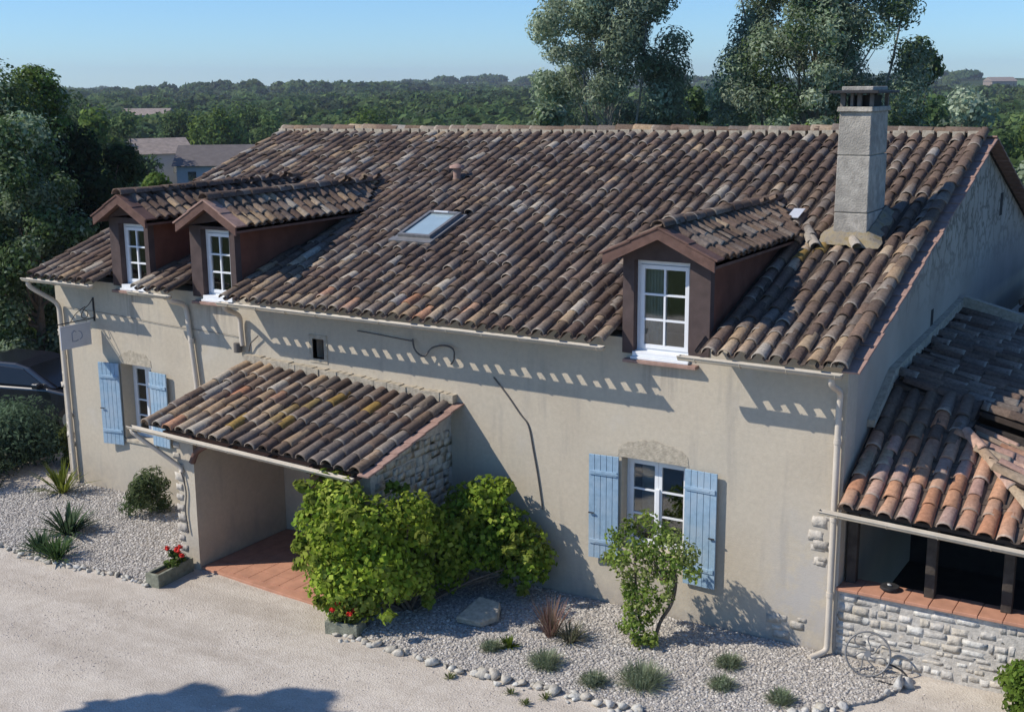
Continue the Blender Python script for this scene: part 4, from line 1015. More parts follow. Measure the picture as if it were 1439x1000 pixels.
# ------------------------------------------------------------------ vegetation
def leaves(C, Rr, n, size, pal, outward=.5, asp=.6, droop=0.0, shade=None):
    """n leaf quads spread through ellipsoid clumps C (k,3) of radii Rr (k,3)"""
    C = np.asarray(C, float); Rr = np.asarray(Rr, float)
    w = Rr.prod(1) ** (2 / 3); idx = rng.choice(len(C), n, p=w / w.sum())
    d = rng.normal(size=(n, 3)); d /= np.linalg.norm(d, axis=1, keepdims=True)
    r = rng.uniform(0, 1, (n, 1)) ** .42; P = C[idx] + d * r * Rr[idx]
    nr = d * outward + rng.normal(size=(n, 3)) * .45 + np.array([0, 0, .3]); nr /= np.linalg.norm(nr, axis=1, keepdims=True)
    t = np.cross(nr, rng.normal(size=(n, 3))); t /= np.linalg.norm(t, axis=1, keepdims=True)
    if droop: t[:, 2] -= droop; t /= np.linalg.norm(t, axis=1, keepdims=True)
    b = np.cross(nr, t); s = size * rng.uniform(.6, 1.3, (n, 1))
    q = np.stack([P - t * s, P - b * s * asp, P + t * s, P + b * s * asp], 1)
    q[:, 1] += nr * s * .15; q[:, 3] += nr * s * .15
    pal = np.array(pal); tone = rng.uniform(.72, 1.25, (len(C), 1)); kk = rng.integers(0, len(pal), len(C))
    T = np.where(rng.random((n, 1)) < .55, pal[kk[idx]], pal[rng.integers(0, len(pal), n)]) * tone[idx] * rng.uniform(.75, 1.25, (n, 1))
    return q.reshape(-1, 3), np.arange(4 * n).reshape(-1, 4), np.repeat(T, 4, 0)
def tree(name, label, cat, loc, h, rad, n, size, pal, clumps=26, base=.25, trunk_r=.18, bark='bark', group=None, squash=1.0, lean=(0, 0), asp=.6, mat='leaf', cr=.30, stems=1, top=.95, part='crown'):
    T = empty(name, loc, label, cat, group); x, y, z = loc
    cs = []; rs = []
    for i in range(clumps):
        v = rng.uniform(0, 1); zz = base + (top - base) * v
        prof = math.sin(math.pi * min(1, .16 + .80 * v)) ** .6
        a = rng.uniform(0, 6.28); rr_ = rad * prof * math.sqrt(rng.uniform(.05, 1)) * .85
        cs.append((x + rr_ * math.cos(a) + lean[0] * v, y + rr_ * math.sin(a) * squash + lean[1] * v, z + zz * h)); k = rad * cr * rng.uniform(.7, 1.3); rs.append((k, k, k * rng.uniform(.7, 1.1)))
    q, F, tt = leaves(cs, rs, n, size, pal, outward=.95, asp=asp)
    o_ = link(part, np_mesh(part, q, F, MT[mat], tt), T)
    mb = MB()
    for s_ in range(stems):
        ox = (s_ - (stems - 1) / 2) * rad * .25; tp = Vector((x + ox * 2 + lean[0] * .6, y + lean[1] * .6, z + h * .78))
        mb.tube(smooth([(x + ox * .4, y, z - .2), (x + ox, y + .1, z + h * .25), (x + ox * 1.5 + rad * .06, y, z + h * .5), tp], 3), [trunk_r * (1 - .8 * i / 9) for i in range(10)], 7)
    for i in range(0, clumps, 2):
        c = Vector(cs[i]); v = max(.12, min(.7, (c.z - z) / h * .6)); b0_ = Vector((x + lean[0] * v, y + lean[1] * v, z + h * v)); md = (b0_ + c) / 2 + Vector((0, 0, -.04 * h))
        mb.tube([b0_, md, c], [trunk_r * .38, trunk_r * .22, trunk_r * .06], 5)
    mb.build('trunk' if cat == 'tree' else 'stem', MT[bark], T); return T
GR_D = [(.085, .14, .05), (.105, .165, .06), (.07, .12, .052), (.13, .19, .065)]
GR_S = [(.32, .39, .26), (.27, .34, .22), (.39, .45, .32), (.20, .27, .16)]     # silvery
GR_L = [(.13, .20, .04), (.16, .225, .05), (.10, .165, .04)]
def camdir(px):  # horizontal direction for a heading given in picture columns of the reference, used once to lay out the wood
    return None
def at(ang, d): return (4.35 - math.sin(ang) * d, -15.43 + math.cos(ang) * d)
def hd(px): return yaw - math.atan((px - 720) / 1748.0 / math.cos(pitch) * 1.0)
def spot(px, d):
    x, y = at(hd(px), d); return (x, y, float(tz(x, y)))
# big garden trees at the left
tree('garden_tree', 'tall dark green tree at the far left edge behind the parked car', 'tree', spot(5, 37), 8.0, 2.7, 70000, .06, GR_D + GR_S[:2], 120, .0, .16)
for px_, d_, lb_ in ((-8, 37, 'low bushy tree behind the parked car at the very left edge'), (45, 38.5, 'low bushy tree behind the nose of the parked car'), (92, 39, 'low bushy tree touching the left downpipe, behind the car')):
    tree('garden_tree', lb_, 'tree', spot(px_, d_), 3.6, 2.0, 16000, .07, GR_D + GR_L[:1], 26, .0, .1)
tree('garden_tree', 'mid green tree just left of the tall pointed tree, same height', 'tree', spot(48, 40), 7.0, 1.9, 24000, .07, GR_D + GR_S[3:], 36, .1, .14)
tree('poplar', 'tall bright green pointed tree second from the left edge', 'tree', spot(88, 38.5), 8.3, 1.35, 34000, .065, GR_L + GR_D[1:2] + GR_S[:1], 80, .0, .10, cr=.34)
tree('garden_tree', 'silvery green tree in front of the pointed tree, left of the house', 'tree', spot(58, 33), 6.9, 1.7, 36000, .062, GR_S[3:] + GR_D[:2] + GR_S[1:2], 55, .0, .14)
tree('garden_tree', 'very dark round tree just left of the roof edge behind the leftmost dormer', 'tree', spot(152, 38), 6.7, 2.0, 30000, .075, [(.03, .055, .022), (.04, .068, .028), (.05, .08, .032)], 30, .08, .2)
tree('garden_tree', 'low mid green tree filling the gap below the pointed tree beyond the car', 'tree', spot(20, 38), 4.6, 1.8, 20000, .065, GR_D + GR_L[:1], 34, .05, .14)
tree('garden_tree', 'dark tree between the car and the left gable', 'tree', spot(112, 40), 5.9, 1.5, 18000, .07, GR_D, 30, .05, .14)
tree('round_tree', 'bright green bushy tree in front of the white village house', 'tree', spot(235, 44), 4.7, 1.2, 5000, .08, GR_L, 14, .1, .1)
# silver poplars behind the ridge
tree('silver_poplar', 'narrower left one of the two large silvery trees behind the ridge', 'tree', spot(852, 52), 15.8, 3.5, 95000, .095, GR_S, 190, .03, .09, 'barkp', stems=3, cr=.20, asp=.4)
tree('silver_poplar', 'wider of the two large silvery trees behind the ridge, left of the chimney', 'tree', spot(1128, 53), 16.5, 4.9, 125000, .095, GR_S + GR_D[1:2], 250, .03, .10, 'barkp', stems=4, cr=.165, asp=.4)
tree('garden_tree', 'dark bushy tree in the gap between the two big silvery trees', 'tree', spot(975, 60), 7.9, 2.0, 6000, .13, GR_D, 18, .1, .15)
tree('garden_tree', 'pale green bushy tree low behind the ridge next to the chimney', 'tree', spot(1120, 48), 6.0, 2.2, 8000, .11, GR_S + GR_L[:1], 20, .1, .15)
tree('round_tree', 'grey green shrubby tree at the left foot of the left silvery tree', 'tree', spot(775, 50), 7.2, 1.6, 7000, .11, GR_S + GR_L[1:2], 16, .1, .12)
tree('garden_tree', 'dark tree standing just right of the chimney beyond the roof', 'tree', spot(1262, 62), 10.3, 2.6, 9000, .13, GR_D + GR_S[1:2], 24, .1, .2)
tree('shade_tree', 'tall leafy tree standing out of view whose shadow falls on the drive', 'tree', (-12.3, -10.6, 0), 8.8, 1.15, 5600, .11, GR_D, 44, .66, .09, cr=.20)
# mid-distance trees one can tell apart
mt = [(150, 95, 9.3, 3.0, 'L'), (205, 130, 8.2, 3.5, 'D'), (318, 150, 8.6, 4.3, 'L'), (275, 165, 8.0, 4.0, 'D'), (365, 170, 8.5, 4.5, 'D'), (400, 150, 7.0, 4, 'D'), (120, 140, 10, 5, 'D'), (186, 110, 4.6, 2.6, 'D'),
      (470, 120, 6.6, 4.0, 'D'), (540, 135, 7.2, 4.5, 'L'), (620, 110, 6.5, 4.0, 'D'), (690, 125, 7.2, 4.2, 'D'), (735, 100, 6.8, 3.6, 'L'),
      (1290, 90, 9.3, 3.2, 'D'), (1330, 105, 9.8, 3.6, 'S'), (1375, 88, 7.6, 3.4, 'D'), (1420, 96, 8.4, 3.8, 'D'), (1460, 90, 8.2, 3.8, 'L'), (1350, 76, 5.6, 2.8, 'D'), (1405, 72, 5.0, 2.6, 'S'), (1300, 72, 6.0, 2.6, 'S')]
where = {150: 'left of the white village house', 205: 'right above the white village house', 318: 'above the grey-roofed village building', 275: 'between the two village houses', 365: 'above the left end of the ridge', 400: 'just over the left end of the ridge', 120: 'beyond the pointed tree', 186: 'low beside the white village house',
         470: 'over the ridge, right of its left end', 540: 'behind the ridge, left of the skylight', 620: 'behind the ridge above the roof vent', 690: 'behind the middle of the ridge', 735: 'just left of the big silvery trees', 1290: 'right of the chimney at the skyline', 1330: 'behind the ridge end', 1375: 'beyond the right gable peak', 1420: 'near the right edge above the dry field', 1460: 'cut by the right edge of the photo', 1350: 'low before the wood beyond the chimney', 1405: 'low at the edge of the dry field', 1300: 'low behind the ridge right of the chimney'}
for px, d, h, r_, kk in mt:
    s = spot(px, d); tree('round_tree', {'L': 'light green', 'D': 'dark green', 'S': 'greyish green'}[kk] + ' tree in the middle distance ' + where[px], 'tree', s, h, r_, 3000, .24 if d > 85 else .18, {'L': GR_L + GR_D[:1], 'D': GR_D, 'S': GR_S}[kk], 16, .05, .2, cr=.36)

# far wood: one mass, every tree a leafy crown
n = 3000
U = rng.random(n); D_ = 78 * (1750 / 78) ** (U ** .8); A_ = yaw + rng.uniform(-.46, .52, n)
PX = 4.35 - np.sin(A_) * D_; PY = -15.43 + np.cos(A_) * D_; PZ = tz(PX, PY)
pxl = 720 + np.tan(yaw - A_) * 1748 * math.cos(pitch)
keep = ~((pxl > 175) & (pxl < 420) & (D_ < 158)) & ~((pxl > 1395) & (D_ < 118) & (D_ > 0)) & ~((pxl < 175) & (D_ < 110)) & ~((pxl > 1345) & (pxl < 1470) & (D_ > 850)) & ~((pxl > 205) & (pxl < 255) & (D_ > 270) & (D_ < 420))
PX, PY, PZ, D_ = PX[keep], PY[keep], PZ[keep], D_[keep]; Qs, Ts = [], []
PALF = np.array(GR_D + [(.07, .12, .04), (.09, .13, .045), (.07, .10, .05)])
for x, y, z, d in zip(PX, PY, PZ, D_):
    R_ = (2.6 + d * .0048) * rng.uniform(.75, 1.25); hh = (4.4 + min(d, 600) * .004) * rng.uniform(.85, 1.12); m_ = int(np.clip(340 * (120 / d) ** .35, 110, 360))
    dd = rng.normal(size=(m_, 3)); dd[:, 2] = np.abs(dd[:, 2]) * .9 - .15; dd /= np.linalg.norm(dd, axis=1, keepdims=True)
    lob = 1 + .16 * np.sin(dd[:, :1] * 5 + x) * np.cos(dd[:, 1:2] * 6 + y); rad_ = lob * rng.uniform(.78, 1.04, (m_, 1))
    p = np.array([x, y, z + hh * .45]) + dd * rad_ * np.array([R_, R_, hh * .62])
    nn = dd + rng.normal(size=(m_, 3)) * .45; nn /= np.linalg.norm(nn, axis=1, keepdims=True)
    t_ = np.cross(nn, rng.normal(size=(m_, 3))); t_ /= np.linalg.norm(t_, axis=1, keepdims=True); b_ = np.cross(nn, t_)
    s_ = R_ * .20 * rng.uniform(.6, 1.3, (m_, 1)) * (340 / m_) ** .4
    q = np.stack([p - t_ * s_, p - b_ * s_ * .7, p + t_ * s_, p + b_ * s_ * .7], 1).reshape(-1, 3); Qs.append(q)
    Ts.append(np.repeat(PALF[rng.integers(0, len(PALF))] * rng.uniform(.8, 1.25) * rng.uniform(.7, 1.3, (m_, 1)), 4, 0))
Q = np.vstack(Qs); o = link('far_wood', np_mesh('far_wood', Q, np.arange(len(Q)).reshape(-1, 4), MT['leaf'], np.vstack(Ts))); tag(o, 'continuous woodland stretching to the horizon', kind='stuff')

# village houses in the distance
def cottage(name, label, c, w, dp, hw, hr, rot, wall, roofm, wins=3):
    o_ = empty(name, (c[0], c[1], c[2] + 1.0), label, 'house'); o_.rotation_euler.z = rot
    def bl(mb, nm, mat, par=None):
        me = bpy.data.meshes.new(nm); me.from_pydata(mb.v, [], mb.f); me.materials.append(mat); me.update(); ob = bpy.data.objects.new(nm, me); COL.objects.link(ob); ob.parent = par or o_; return ob
    mb = MB(); mb.box(-w / 2, w / 2, -dp / 2, dp / 2, -1.5, hw); wl = bl(mb, 'wall', wall)
    e = .4; mb = MB(); mb.poly([(-w / 2 - e, -dp / 2 - e, hw + .01), (-w / 2 - e, dp / 2 + e, hw + .01), (-w / 2 - e, 0, hw + hr)], (w + 2 * e, 0, 0)); bl(mb, 'roof', roofm)
    for i in range(wins):
        xx = -w / 2 + w * (i + .5) / wins; mb = MB(); mb.box(xx - .4, xx + .4, -dp / 2 - .04, -dp / 2 - .003, hw * .35, hw * .75); bl(mb, 'window', MT['glass'], wl)
cottage('village_house', 'white walled village house with pale tiled roof left of the grey-roofed one', spot(236, 140), 6.2, 7, 3.1, 1.5, yaw + .5, MT['walls'], MT['roofpale'], 2)
cottage('village_house', 'long low village building with dull grey roof just beyond the left end of the roof', spot(356, 132), 12, 8, 2.2, 1.9, yaw + .08, MT['walls'], MT['roofdark'], 4)
cottage('village_house', 'small village house with pinkish roof among trees left of the white one', spot(140, 128), 4.5, 5, 3.0, 1.5, yaw - .3, MT['walls'], MT['roofpale'], 2)
cottage('village_house', 'distant roof in the trees above the white village house', spot(232, 330), 11, 8, 3.6, 1.6, yaw, MT['walls'], MT['roofpale'], 3)
cottage('hill_farmhouse', 'pale farmhouse on the far hill at the right skyline', spot(1378, 1000), 20, 12, 6, 3, yaw + .2, MT['roofpale'], MT['roofpale'], 4)
def field(name, pxs, d0, d1, dzz, mat, label):
    pts = [spot(pxs[0], d0), spot(pxs[1], d0), spot(pxs[1], d1), spot(pxs[0], d1)]
    n_ = 8; V = []; 
    for j in range(n_ + 1):
        for i in range(n_ + 1):
            px = lp(pxs[0], pxs[1], i / n_); d = lp(d0, d1, j / n_); x, y, z = spot(px, d); V.append((x, y, z + dzz))
    F = [(j * (n_ + 1) + i, j * (n_ + 1) + i + 1, (j + 1) * (n_ + 1) + i + 1, (j + 1) * (n_ + 1) + i) for j in range(n_) for i in range(n_)]
    me = bpy.data.meshes.new(name); me.from_pydata(V, [], F); me.materials.append(mat); o_ = link(name, me); tag(o_, label, kind='structure')
field('dry_field', (1400, 1600), 45, 84, .12, MT['straw'], 'straw coloured field beyond the right gable')
field('far_meadow', (1395, 1560), 930, 1120, .5, MT['meadow'], 'light green meadow on the far right hill')

# shrubs and plants near the house
VC, VR = [], []
for (x, y, z, r_) in [(-7.35, -2.35, 1.9, .42), (-7.45, -2.45, 1.45, .48), (-7.3, -2.5, 1.0, .5), (-7.2, -2.5, .6, .45), (-7.0, -2.45, .3, .38), (-6.9, -2.55, 1.9, .38), (-6.9, -2.6, 1.35, .5), (-6.8, -2.6, .85, .5), (-6.6, -2.5, .45, .42),
                     (-6.4, -2.4, 1.6, .45), (-6.3, -2.4, 1.1, .5), (-6.1, -2.3, .75, .42), (-5.9, -2.0, 1.7, .38), (-5.8, -2.0, 1.2, .38), (-5.5, -1.3, 1.4, .32), (-5.4, -1.5, 1.0, .45), (-5.3, -1.1, 1.8, .35), (-5.0, -.9, 1.3, .42), (-5.0, -1.0, .85, .4), (-4.6, -.6, 1.0, .36), (-4.55, -.6, .6, .36),
                     (-5.2, -.5, 1.85, .2), (-4.3, -.5, .75, .25), (-5.6, -1.9, .75, .3), (-6.0, -1.2, .9, .55), (-5.8, -.8, 1.3, .5), (-6.05, -1.6, 1.35, .42), (-6.1, -1.9, .7, .42), (-5.8, -2.0, .5, .34), (-7.75, -2.4, 1.1, .18), (-7.7, -2.4, .75, .15), (-6.6, -1.9, 1.0, .6)]:
    x = -4.3 + (x + 4.3) * .76; z = z if x < -5.2 else z * .9
    y = y if x < -5.5 else y * .55 - .1
    VC.append((x, y, z)); VR.append((r_, r_, r_ * .9))
VR = [(a * .95, b * .95, c * .95) for a, b, c in VR]
VN_ = empty('climbing_vine', (-5.8, -1.6, 0), 'large bright green climbing vine bushing out in front of the porch end wall', 'vine')
q, F, tt = leaves(VC, VR, 22000, .044, [(.28, .38, .04), (.34, .43, .06), (.21, .31, .04), (.14, .23, .03), (.39, .45, .09)], outward=.8, asp=.75)
link('foliage', np_mesh('foliage', q, F, MT['leafb'], tt), VN_)
# trailing sprigs that break the outline
sc = []
for i in range(26):
    b = VC[int(rng.integers(0, 22))]; dx, dy = rng.uniform(-.35, .5), rng.uniform(-.55, -.1); sc.append((b[0] + dx, b[1] + dy, b[2] + rng.uniform(-.35, .35)))
sc += [(-5.45, -1.7, .55), (-5.42, -1.75, .40), (-5.40, -1.75, .26), (-4.45, -.85, 1.1), (-5.9, -1.9, 1.95), (-5.75, -1.8, 1.9), (-7.15, -2.5, 1.0), (-7.15, -2.5, .75)]
q, F, tt = leaves(sc, [(.11, .11, .09)] * len(sc), 1500, .055, [(.20, .27, .04), (.25, .30, .06)], outward=.8, asp=.75)
link('sprigs', np_mesh('sprigs', q, F, MT['leafb'], tt), VN_)
mb = MB()
for i in range(0, len(VC), 2): c = Vector(VC[i]); mb.tube(smooth([(-5.9 + rr.uniform(-.2, .2), -1.7, 0), ((c.x - 5.9) / 2, (c.y - 1.7) / 2, c.z * .6), c], 3), [.03, .028, .024, .02, .016, .012, .008], 6)
mb.build('stem', MT['bark'], VN_)

RS = empty('rose_bush', (-2.25, -.85, .03), 'small leafy standard rose with pale leggy stem in front of the right blue-shuttered window', 'shrub')
C_r = [(-2.85, -.85, 1.42, .17), (-2.62, -.85, 1.62, .17), (-2.4, -.85, 1.78, .15), (-2.2, -.85, 1.62, .18), (-1.98, -.85, 1.55, .18), (-1.78, -.85, 1.38, .17), (-2.8, -.9, 1.15, .19), (-2.5, -.9, 1.35, .2), (-2.25, -.9, 1.35, .2), (-2.0, -.9, 1.25, .2), (-1.72, -.85, 1.15, .16), (-3.0, -.8, 1.08, .12), (-2.6, -1.0, 1.0, .17), (-2.35, -.95, 1.05, .17), (-2.05, -.9, 1.0, .15), (-2.52, -1.0, .78, .17), (-2.5, -1.05, .55, .16), (-2.45, -1.1, .33, .17), (-2.35, -1.12, .16, .15), (-2.62, -1.05, .25, .12), (-2.2, -1.1, .18, .13), (-2.3, -.98, .8, .14), (-2.15, -.95, .62, .13), (-2.05, -.9, .78, .12), (-2.3, -1.0, .45, .14), (-2.38, -1.0, .62, .14), (-2.62, -.95, .75, .12)]
q, F, tt = leaves([c[:3] for c in C_r], [(c[3],) * 3 for c in C_r], 4200, .034, [(.20, .28, .06), (.26, .34, .07), (.16, .24, .05), (.32, .37, .13)], asp=.6)
link('foliage', np_mesh('foliage', q, F, MT['leafb'], tt), RS)
mb = MB(); mb.tube(smooth([(-2.22, -.95, 0), (-2.15, -.9, .35), (-2.0, -.87, .65), (-1.95, -.86, 1.0), (-2.05, -.86, 1.35)]), .026, 7); mb.tube(smooth([(-2.25, -.97, 0), (-2.42, -1.0, .4), (-2.5, -.95, .9), (-2.55, -.9, 1.4)]), .018, 6)
for c in C_r[:9]: mb.tube([(-2.05, -.87, .9), ((c[0] - 2.05) / 2, -.87, (c[2] + 1.0) / 2), c[:3]], [.014, .01, .005], 5)
mb.build('stem', MT['bark'], RS)

def tuft(name, label, cat, loc, r_, h, n_, pal, width=.012, spread=1.0, group=None, mat='leaf', up=.3):
    """blades/spears growing from one crown"""
    T = empty(name, loc, label, cat, group); V = []; F = []; Tn = []
    for i in range(n_):
        a = rng.uniform(0, 6.28); e = rng.uniform(up, 1.45) if spread > .8 else rng.uniform(.8, 1.5); l_ = h * rng.uniform(.6, 1.1)
        d0 = np.array([math.cos(a) * math.cos(e), math.sin(a) * math.cos(e), math.sin(e)]); b = np.array(loc) + np.array([math.cos(a), math.sin(a), 0]) * r_ * rng.uniform(0, .35) * spread
        s = np.array([-math.sin(a), math.cos(a), 0]) * width; k = len(V)
        p1 = b + d0 * l_ * .55; p2 = b + d0 * l_ + np.array([0, 0, -.12 * l_])
        V += [b - s * .7, b + s * .7, p1 + s, p1 - s, p2 + s * .1, p2 - s * .1]; F += [(k, k + 1, k + 2, k + 3), (k + 3, k + 2, k + 4, k + 5)]
        c = np.array(pal[int(rng.integers(0, len(pal)))]) * rng.uniform(.7, 1.25); Tn += [c] * 6
    link('blades', np_mesh('blades', np.array(V), np.array(F), MT[mat], np.array(Tn)), T); return T
GY = [(.05, .09, .045), (.07, .12, .06), (.10, .145, .08)]
tuft('yucca', 'large dark green yucca, the tallest and rearmost of the trio in the left bed', 'plant', (-12.75, -2.05, .03), .3, .62, 130, GY, .022)
tuft('yucca', 'mid green yucca at the front right of the trio by the left edging stones', 'plant', (-11.95, -2.95, .03), .25, .48, 90, [(.08, .14, .045), (.06, .11, .04)], .018)
tuft('yucca', 'smallest yucca at the front left of the trio in the left bed', 'plant', (-12.45, -2.85, .03), .25, .46, 80, GY, .018)
tuft('cordyline', 'yellow green spiky plant at the left corner downpipe', 'plant', (-14.65, -.62, .03), .2, .75, 60, [(.16, .19, .03), (.12, .15, .03)], .022, mat='leafb')
# oleander
tree('oleander', 'bushy oleander below the left blue-shuttered window', 'shrub', (-12.3, -.65, .03), .85, .46, 2600, .055, [(.11, .15, .06), (.15, .19, .09), (.08, .12, .05)], 16, .15, .018, cr=.42, asp=.25, part='foliage')
tree('juniper', 'large spreading dark blue green bush in front of the parked car', 'shrub', (-17.5, 0.3, 0), .95, 1.55, 13000, .06, [(.08, .13, .08), (.10, .16, .09), (.13, .19, .12)], 26, .12, .05, cr=.34, asp=.35, part='foliage')
tree('juniper', 'smaller dark bush left of the gravel bed at the photo edge', 'shrub', (-17.0, -1.5, 0), .9, 1.3, 6000, .05, [(.06, .10, .06), (.09, .13, .08), (.16, .16, .11)], 16, .1, .04, cr=.4, asp=.4, part='foliage')
tree('hedge_plant', 'yellow green bush between the grey block and the house corner', 'shrub', (-16.0, .9, 0), .8, .5, 3000, .05, [(.09, .12, .03), (.13, .15, .04)], 12, .1, .03, cr=.4, part='foliage')
LAV = [('grey green lavender tuft by the edging stones right of the flat slab', (-3.18, -2.25), .22), ('small green tuft at the edge of the vine shadow', (-4.05, -2.2), .15), ('blue grey lavender tuft front centre of the right bed', (-2.4, -2.4), .18), ('widest grey green lavender tuft in the right bed, below the rose', (-1.85, -2.1), .30),
       ('small dull tuft right of the widest lavender', (-.95, -1.65), .17), ('dark dry tuft in the rose shadow', (-1.1, -1.05), .18), ('rounded blue grey tuft nearest the right downpipe foot', (-.17, -1.65), .18)]
for lb, (x, y), r_ in LAV: 
    T_ = tuft('lavender', lb, 'plant', (x, y, .03), r_ * 2.0, r_ * 1.1, int(r_ * 2400), [(.25, .30, .19), (.31, .35, .25), (.21, .26, .15)], .004)
    cs_ = [(x + rr.uniform(-.5, .5) * r_, y + rr.uniform(-.5, .5) * r_, .05 + rr.uniform(.1, .4) * r_) for _ in range(7)]
    q, F, tt = leaves(cs_, [(r_ * .5, r_ * .5, r_ * .38)] * 7, int(r_ * 5200), .016, [(.25, .31, .19), (.31, .36, .25), (.20, .26, .15)], asp=.3)
    link('foliage', np_mesh('foliage', q, F, MT['leafb'], tt), T_)
tuft('weed', 'light green leafy weed beside the small tuft below the stone slab', 'plant', (-3.88, -2.02, .03), .12, .2, 60, [(.13, .19, .03)], .014, mat='leafb')
tuft('dry_plant', 'pinkish dry wispy plant between the slab and the rose', 'plant', (-3.55, -1.45, .03), .28, .62, 150, [(.28, .16, .13), (.22, .17, .12), (.30, .20, .16)], .006, .7)
tuft('dry_plant', 'sage coloured wispy plant just right of the pinkish dry one', 'plant', (-3.25, -1.45, .03), .25, .36, 130, [(.20, .22, .13), (.24, .22, .15)], .007)
tree('green_shrub', 'bright green shrub cut by the right edge in front of the stone wall', 'shrub', (2.62, -.45, 0), .85, .45, 2600, .04, [(.11, .18, .03), (.15, .22, .04)], 14, .12, .02, cr=.42, mat='leafb', part='foliage')
for i, (x, y) in enumerate([(-2.75, -3.0), (-3.2, -3.1), (-2.9, -3.25), (-4.1, -3.15)]):
    tuft('weed', 'small weed in the gravel drive below the edging stones', 'plant', (x, y, .01), .12, .10, 36, [(.14, .17, .06)], .007, group='weeds in the drive by the right edging')

# edging stones
def edging(pts, where, seed0, dbl=.5, s0=.06, s1=.12):
    k = seed0
    for i in range(len(pts) - 1):
        label = 'rough white edging stone ' + where[i]; group = 'edging stones ' + where[i]
        a, b = Vector((*pts[i], 0)), Vector((*pts[i + 1], 0)); L_ = (b - a).length; t = 0
        while t < L_:
            s = rr.uniform(s0, s1); p = a + (b - a) * (t / L_); k += 1
            o_ = rock('edging_stone', (p.x + rr.uniform(-.03, .03), p.y + rr.uniform(-.05, .05), s * .42), (s, s * .8, s * .62), None, rr.choice([(.58, .56, .50), (.52, .48, .41), (.62, .60, .56), (.46, .43, .37)]), seed=k)
            o_.rotation_euler.z = rr.uniform(0, 6.28); tag(o_, label, 'stone', group)
            if rr.random() < dbl:
                k += 1; s2 = s * rr.uniform(.45, .7); o_ = rock('edging_stone', (p.x + rr.uniform(-.08, .08), p.y - rr.uniform(-.12, .17), s2 * .4), (s2, s2 * .85, s2 * .7), None, (.52, .50, .45), seed=k); tag(o_, label, 'stone', group)
            t += s * 1.75
edging([(-14.6, -2.6), (-13.3, -3.0), (-12.1, -3.10), (-10.8, -2.93), (-10.05, -2.90), (-9.75, -2.95)],
       ['at the far left edge of the photo', 'left of the yuccas', 'between the yuccas and the middle of the left bed', 'in front of the left bed towards the trough', 'touching the left trough'], 5000, .8, .04, .085)
edging([(-6.2, -2.85), (-5.5, -2.86), (-5.0, -2.88), (-4.05, -2.92), (-3.0, -2.78), (-2.4, -2.80), (-1.6, -2.74), (-.9, -2.66)],
       ['beside the trough below the vine', 'below the vine, right of its trough', 'left of the flat slab at the drive', 'directly below the flat slab', 'below the first lavender tuft', 'below the blue grey lavender', 'at the bottom edge below the widest lavender'], 6000, 1.0, .045, .12)
edging([(-.2, -2.1), (.3, -1.62), (.6, -1.3)], ['at the bottom edge below the right downpipe', 'below the iron wheel'], 7000, .3, .07, .11)
for nm, (x, y, s, lb) in enumerate([(.98, -.52, .13, 'upright white stone at the end of the edging beside the iron wheel'), (1.08, -.40, .12, 'white stone leaning behind the upright one beside the iron wheel'), (.9, -.75, .07, 'small stone at the foot of the two white stones by the wheel')]):
    o_ = rock('garden_stone', (x, y, s * .6), (s * .75, s * .8, s), None, (.60, .58, .54), seed=8000 + nm); tag(o_, lb, 'stone')
mb = MB(); mb.poly([(-4.92, -1.75, .05), (-4.52, -1.72, .05), (-4.40, -1.45, .06), (-4.50, -1.22, .17), (-4.86, -1.20, .18)], (0, -.03, .10)); mb.build('stone_slab', MT['mortar'], label='flat pale stone slab lying in the shade in front of the vine', cat='stone', bevel=.02)

# planters with geraniums
def planter(c, w, d, h, rot, label, gl, n_f, mat='planter'):
    T = empty('planter', (*c, 0), label, 'planter'); T.rotation_euler.z = rot
    def lb(mb, nm, m): 
        me = bpy.data.meshes.new(nm); me.from_pydata(mb.v, [], mb.f); me.materials.append(m); me.update(); o_ = bpy.data.objects.new(nm, me); COL.objects.link(o_); o_.parent = T
        md = o_.modifiers.new('bevel', 'BEVEL'); md.width = .008; md.segments = 2; return o_
    mb = MB(); t = .05
    mb.box(-w / 2, w / 2, -d / 2, -d / 2 + t, 0, h); mb.box(-w / 2, w / 2, d / 2 - t, d / 2, 0, h); mb.box(-w / 2, -w / 2 + t, -d / 2 + t, d / 2 - t, 0, h); mb.box(w / 2 - t, w / 2, -d / 2 + t, d / 2 - t, 0, h); lb(mb, 'trough', MT[mat])
    mb = MB(); mb.box(-w / 2 + t, w / 2 - t, -d / 2 + t, d / 2 - t, .02, h - .04); lb(mb, 'soil', MT['soil'])
    Gm = empty('geranium', (c[0], c[1], h), gl, 'flower')
    cs = []; 
    for i in range(7):
        u = rng.uniform(-.38, .38) * d; v = rng.uniform(-.3, .3) * w; x = c[0] + v * math.cos(rot) - u * math.sin(rot); y = c[1] + v * math.sin(rot) + u * math.cos(rot); cs.append((x, y, h + rng.uniform(.0, .16)))
    q, F, tt = leaves(cs, [(.10, .10, .07)] * 7, 420, .03, [(.12, .17, .04), (.09, .14, .03), (.17, .21, .06)], asp=.9)
    link('foliage', np_mesh('foliage', q, F, MT['leafb'], tt), Gm)
    for i in range(n_f):
        a = cs[i % 7]; b = (a[0] + rng.uniform(-.12, .12), a[1] + rng.uniform(-.14, .14), a[2] + rng.uniform(.08, .2))
        mb = MB(); mb.tube([a, b], .004, 4); fs = mb.build('flower_stalk', MT['bark'], Gm)
        q, F, tt = leaves([b], [(.042, .042, .032)], 60, .018, [(1, 1, 1)], outward=1, asp=.9); me = np_mesh('flower_head', q, F, MT['red']); link('flower_head', me, fs)
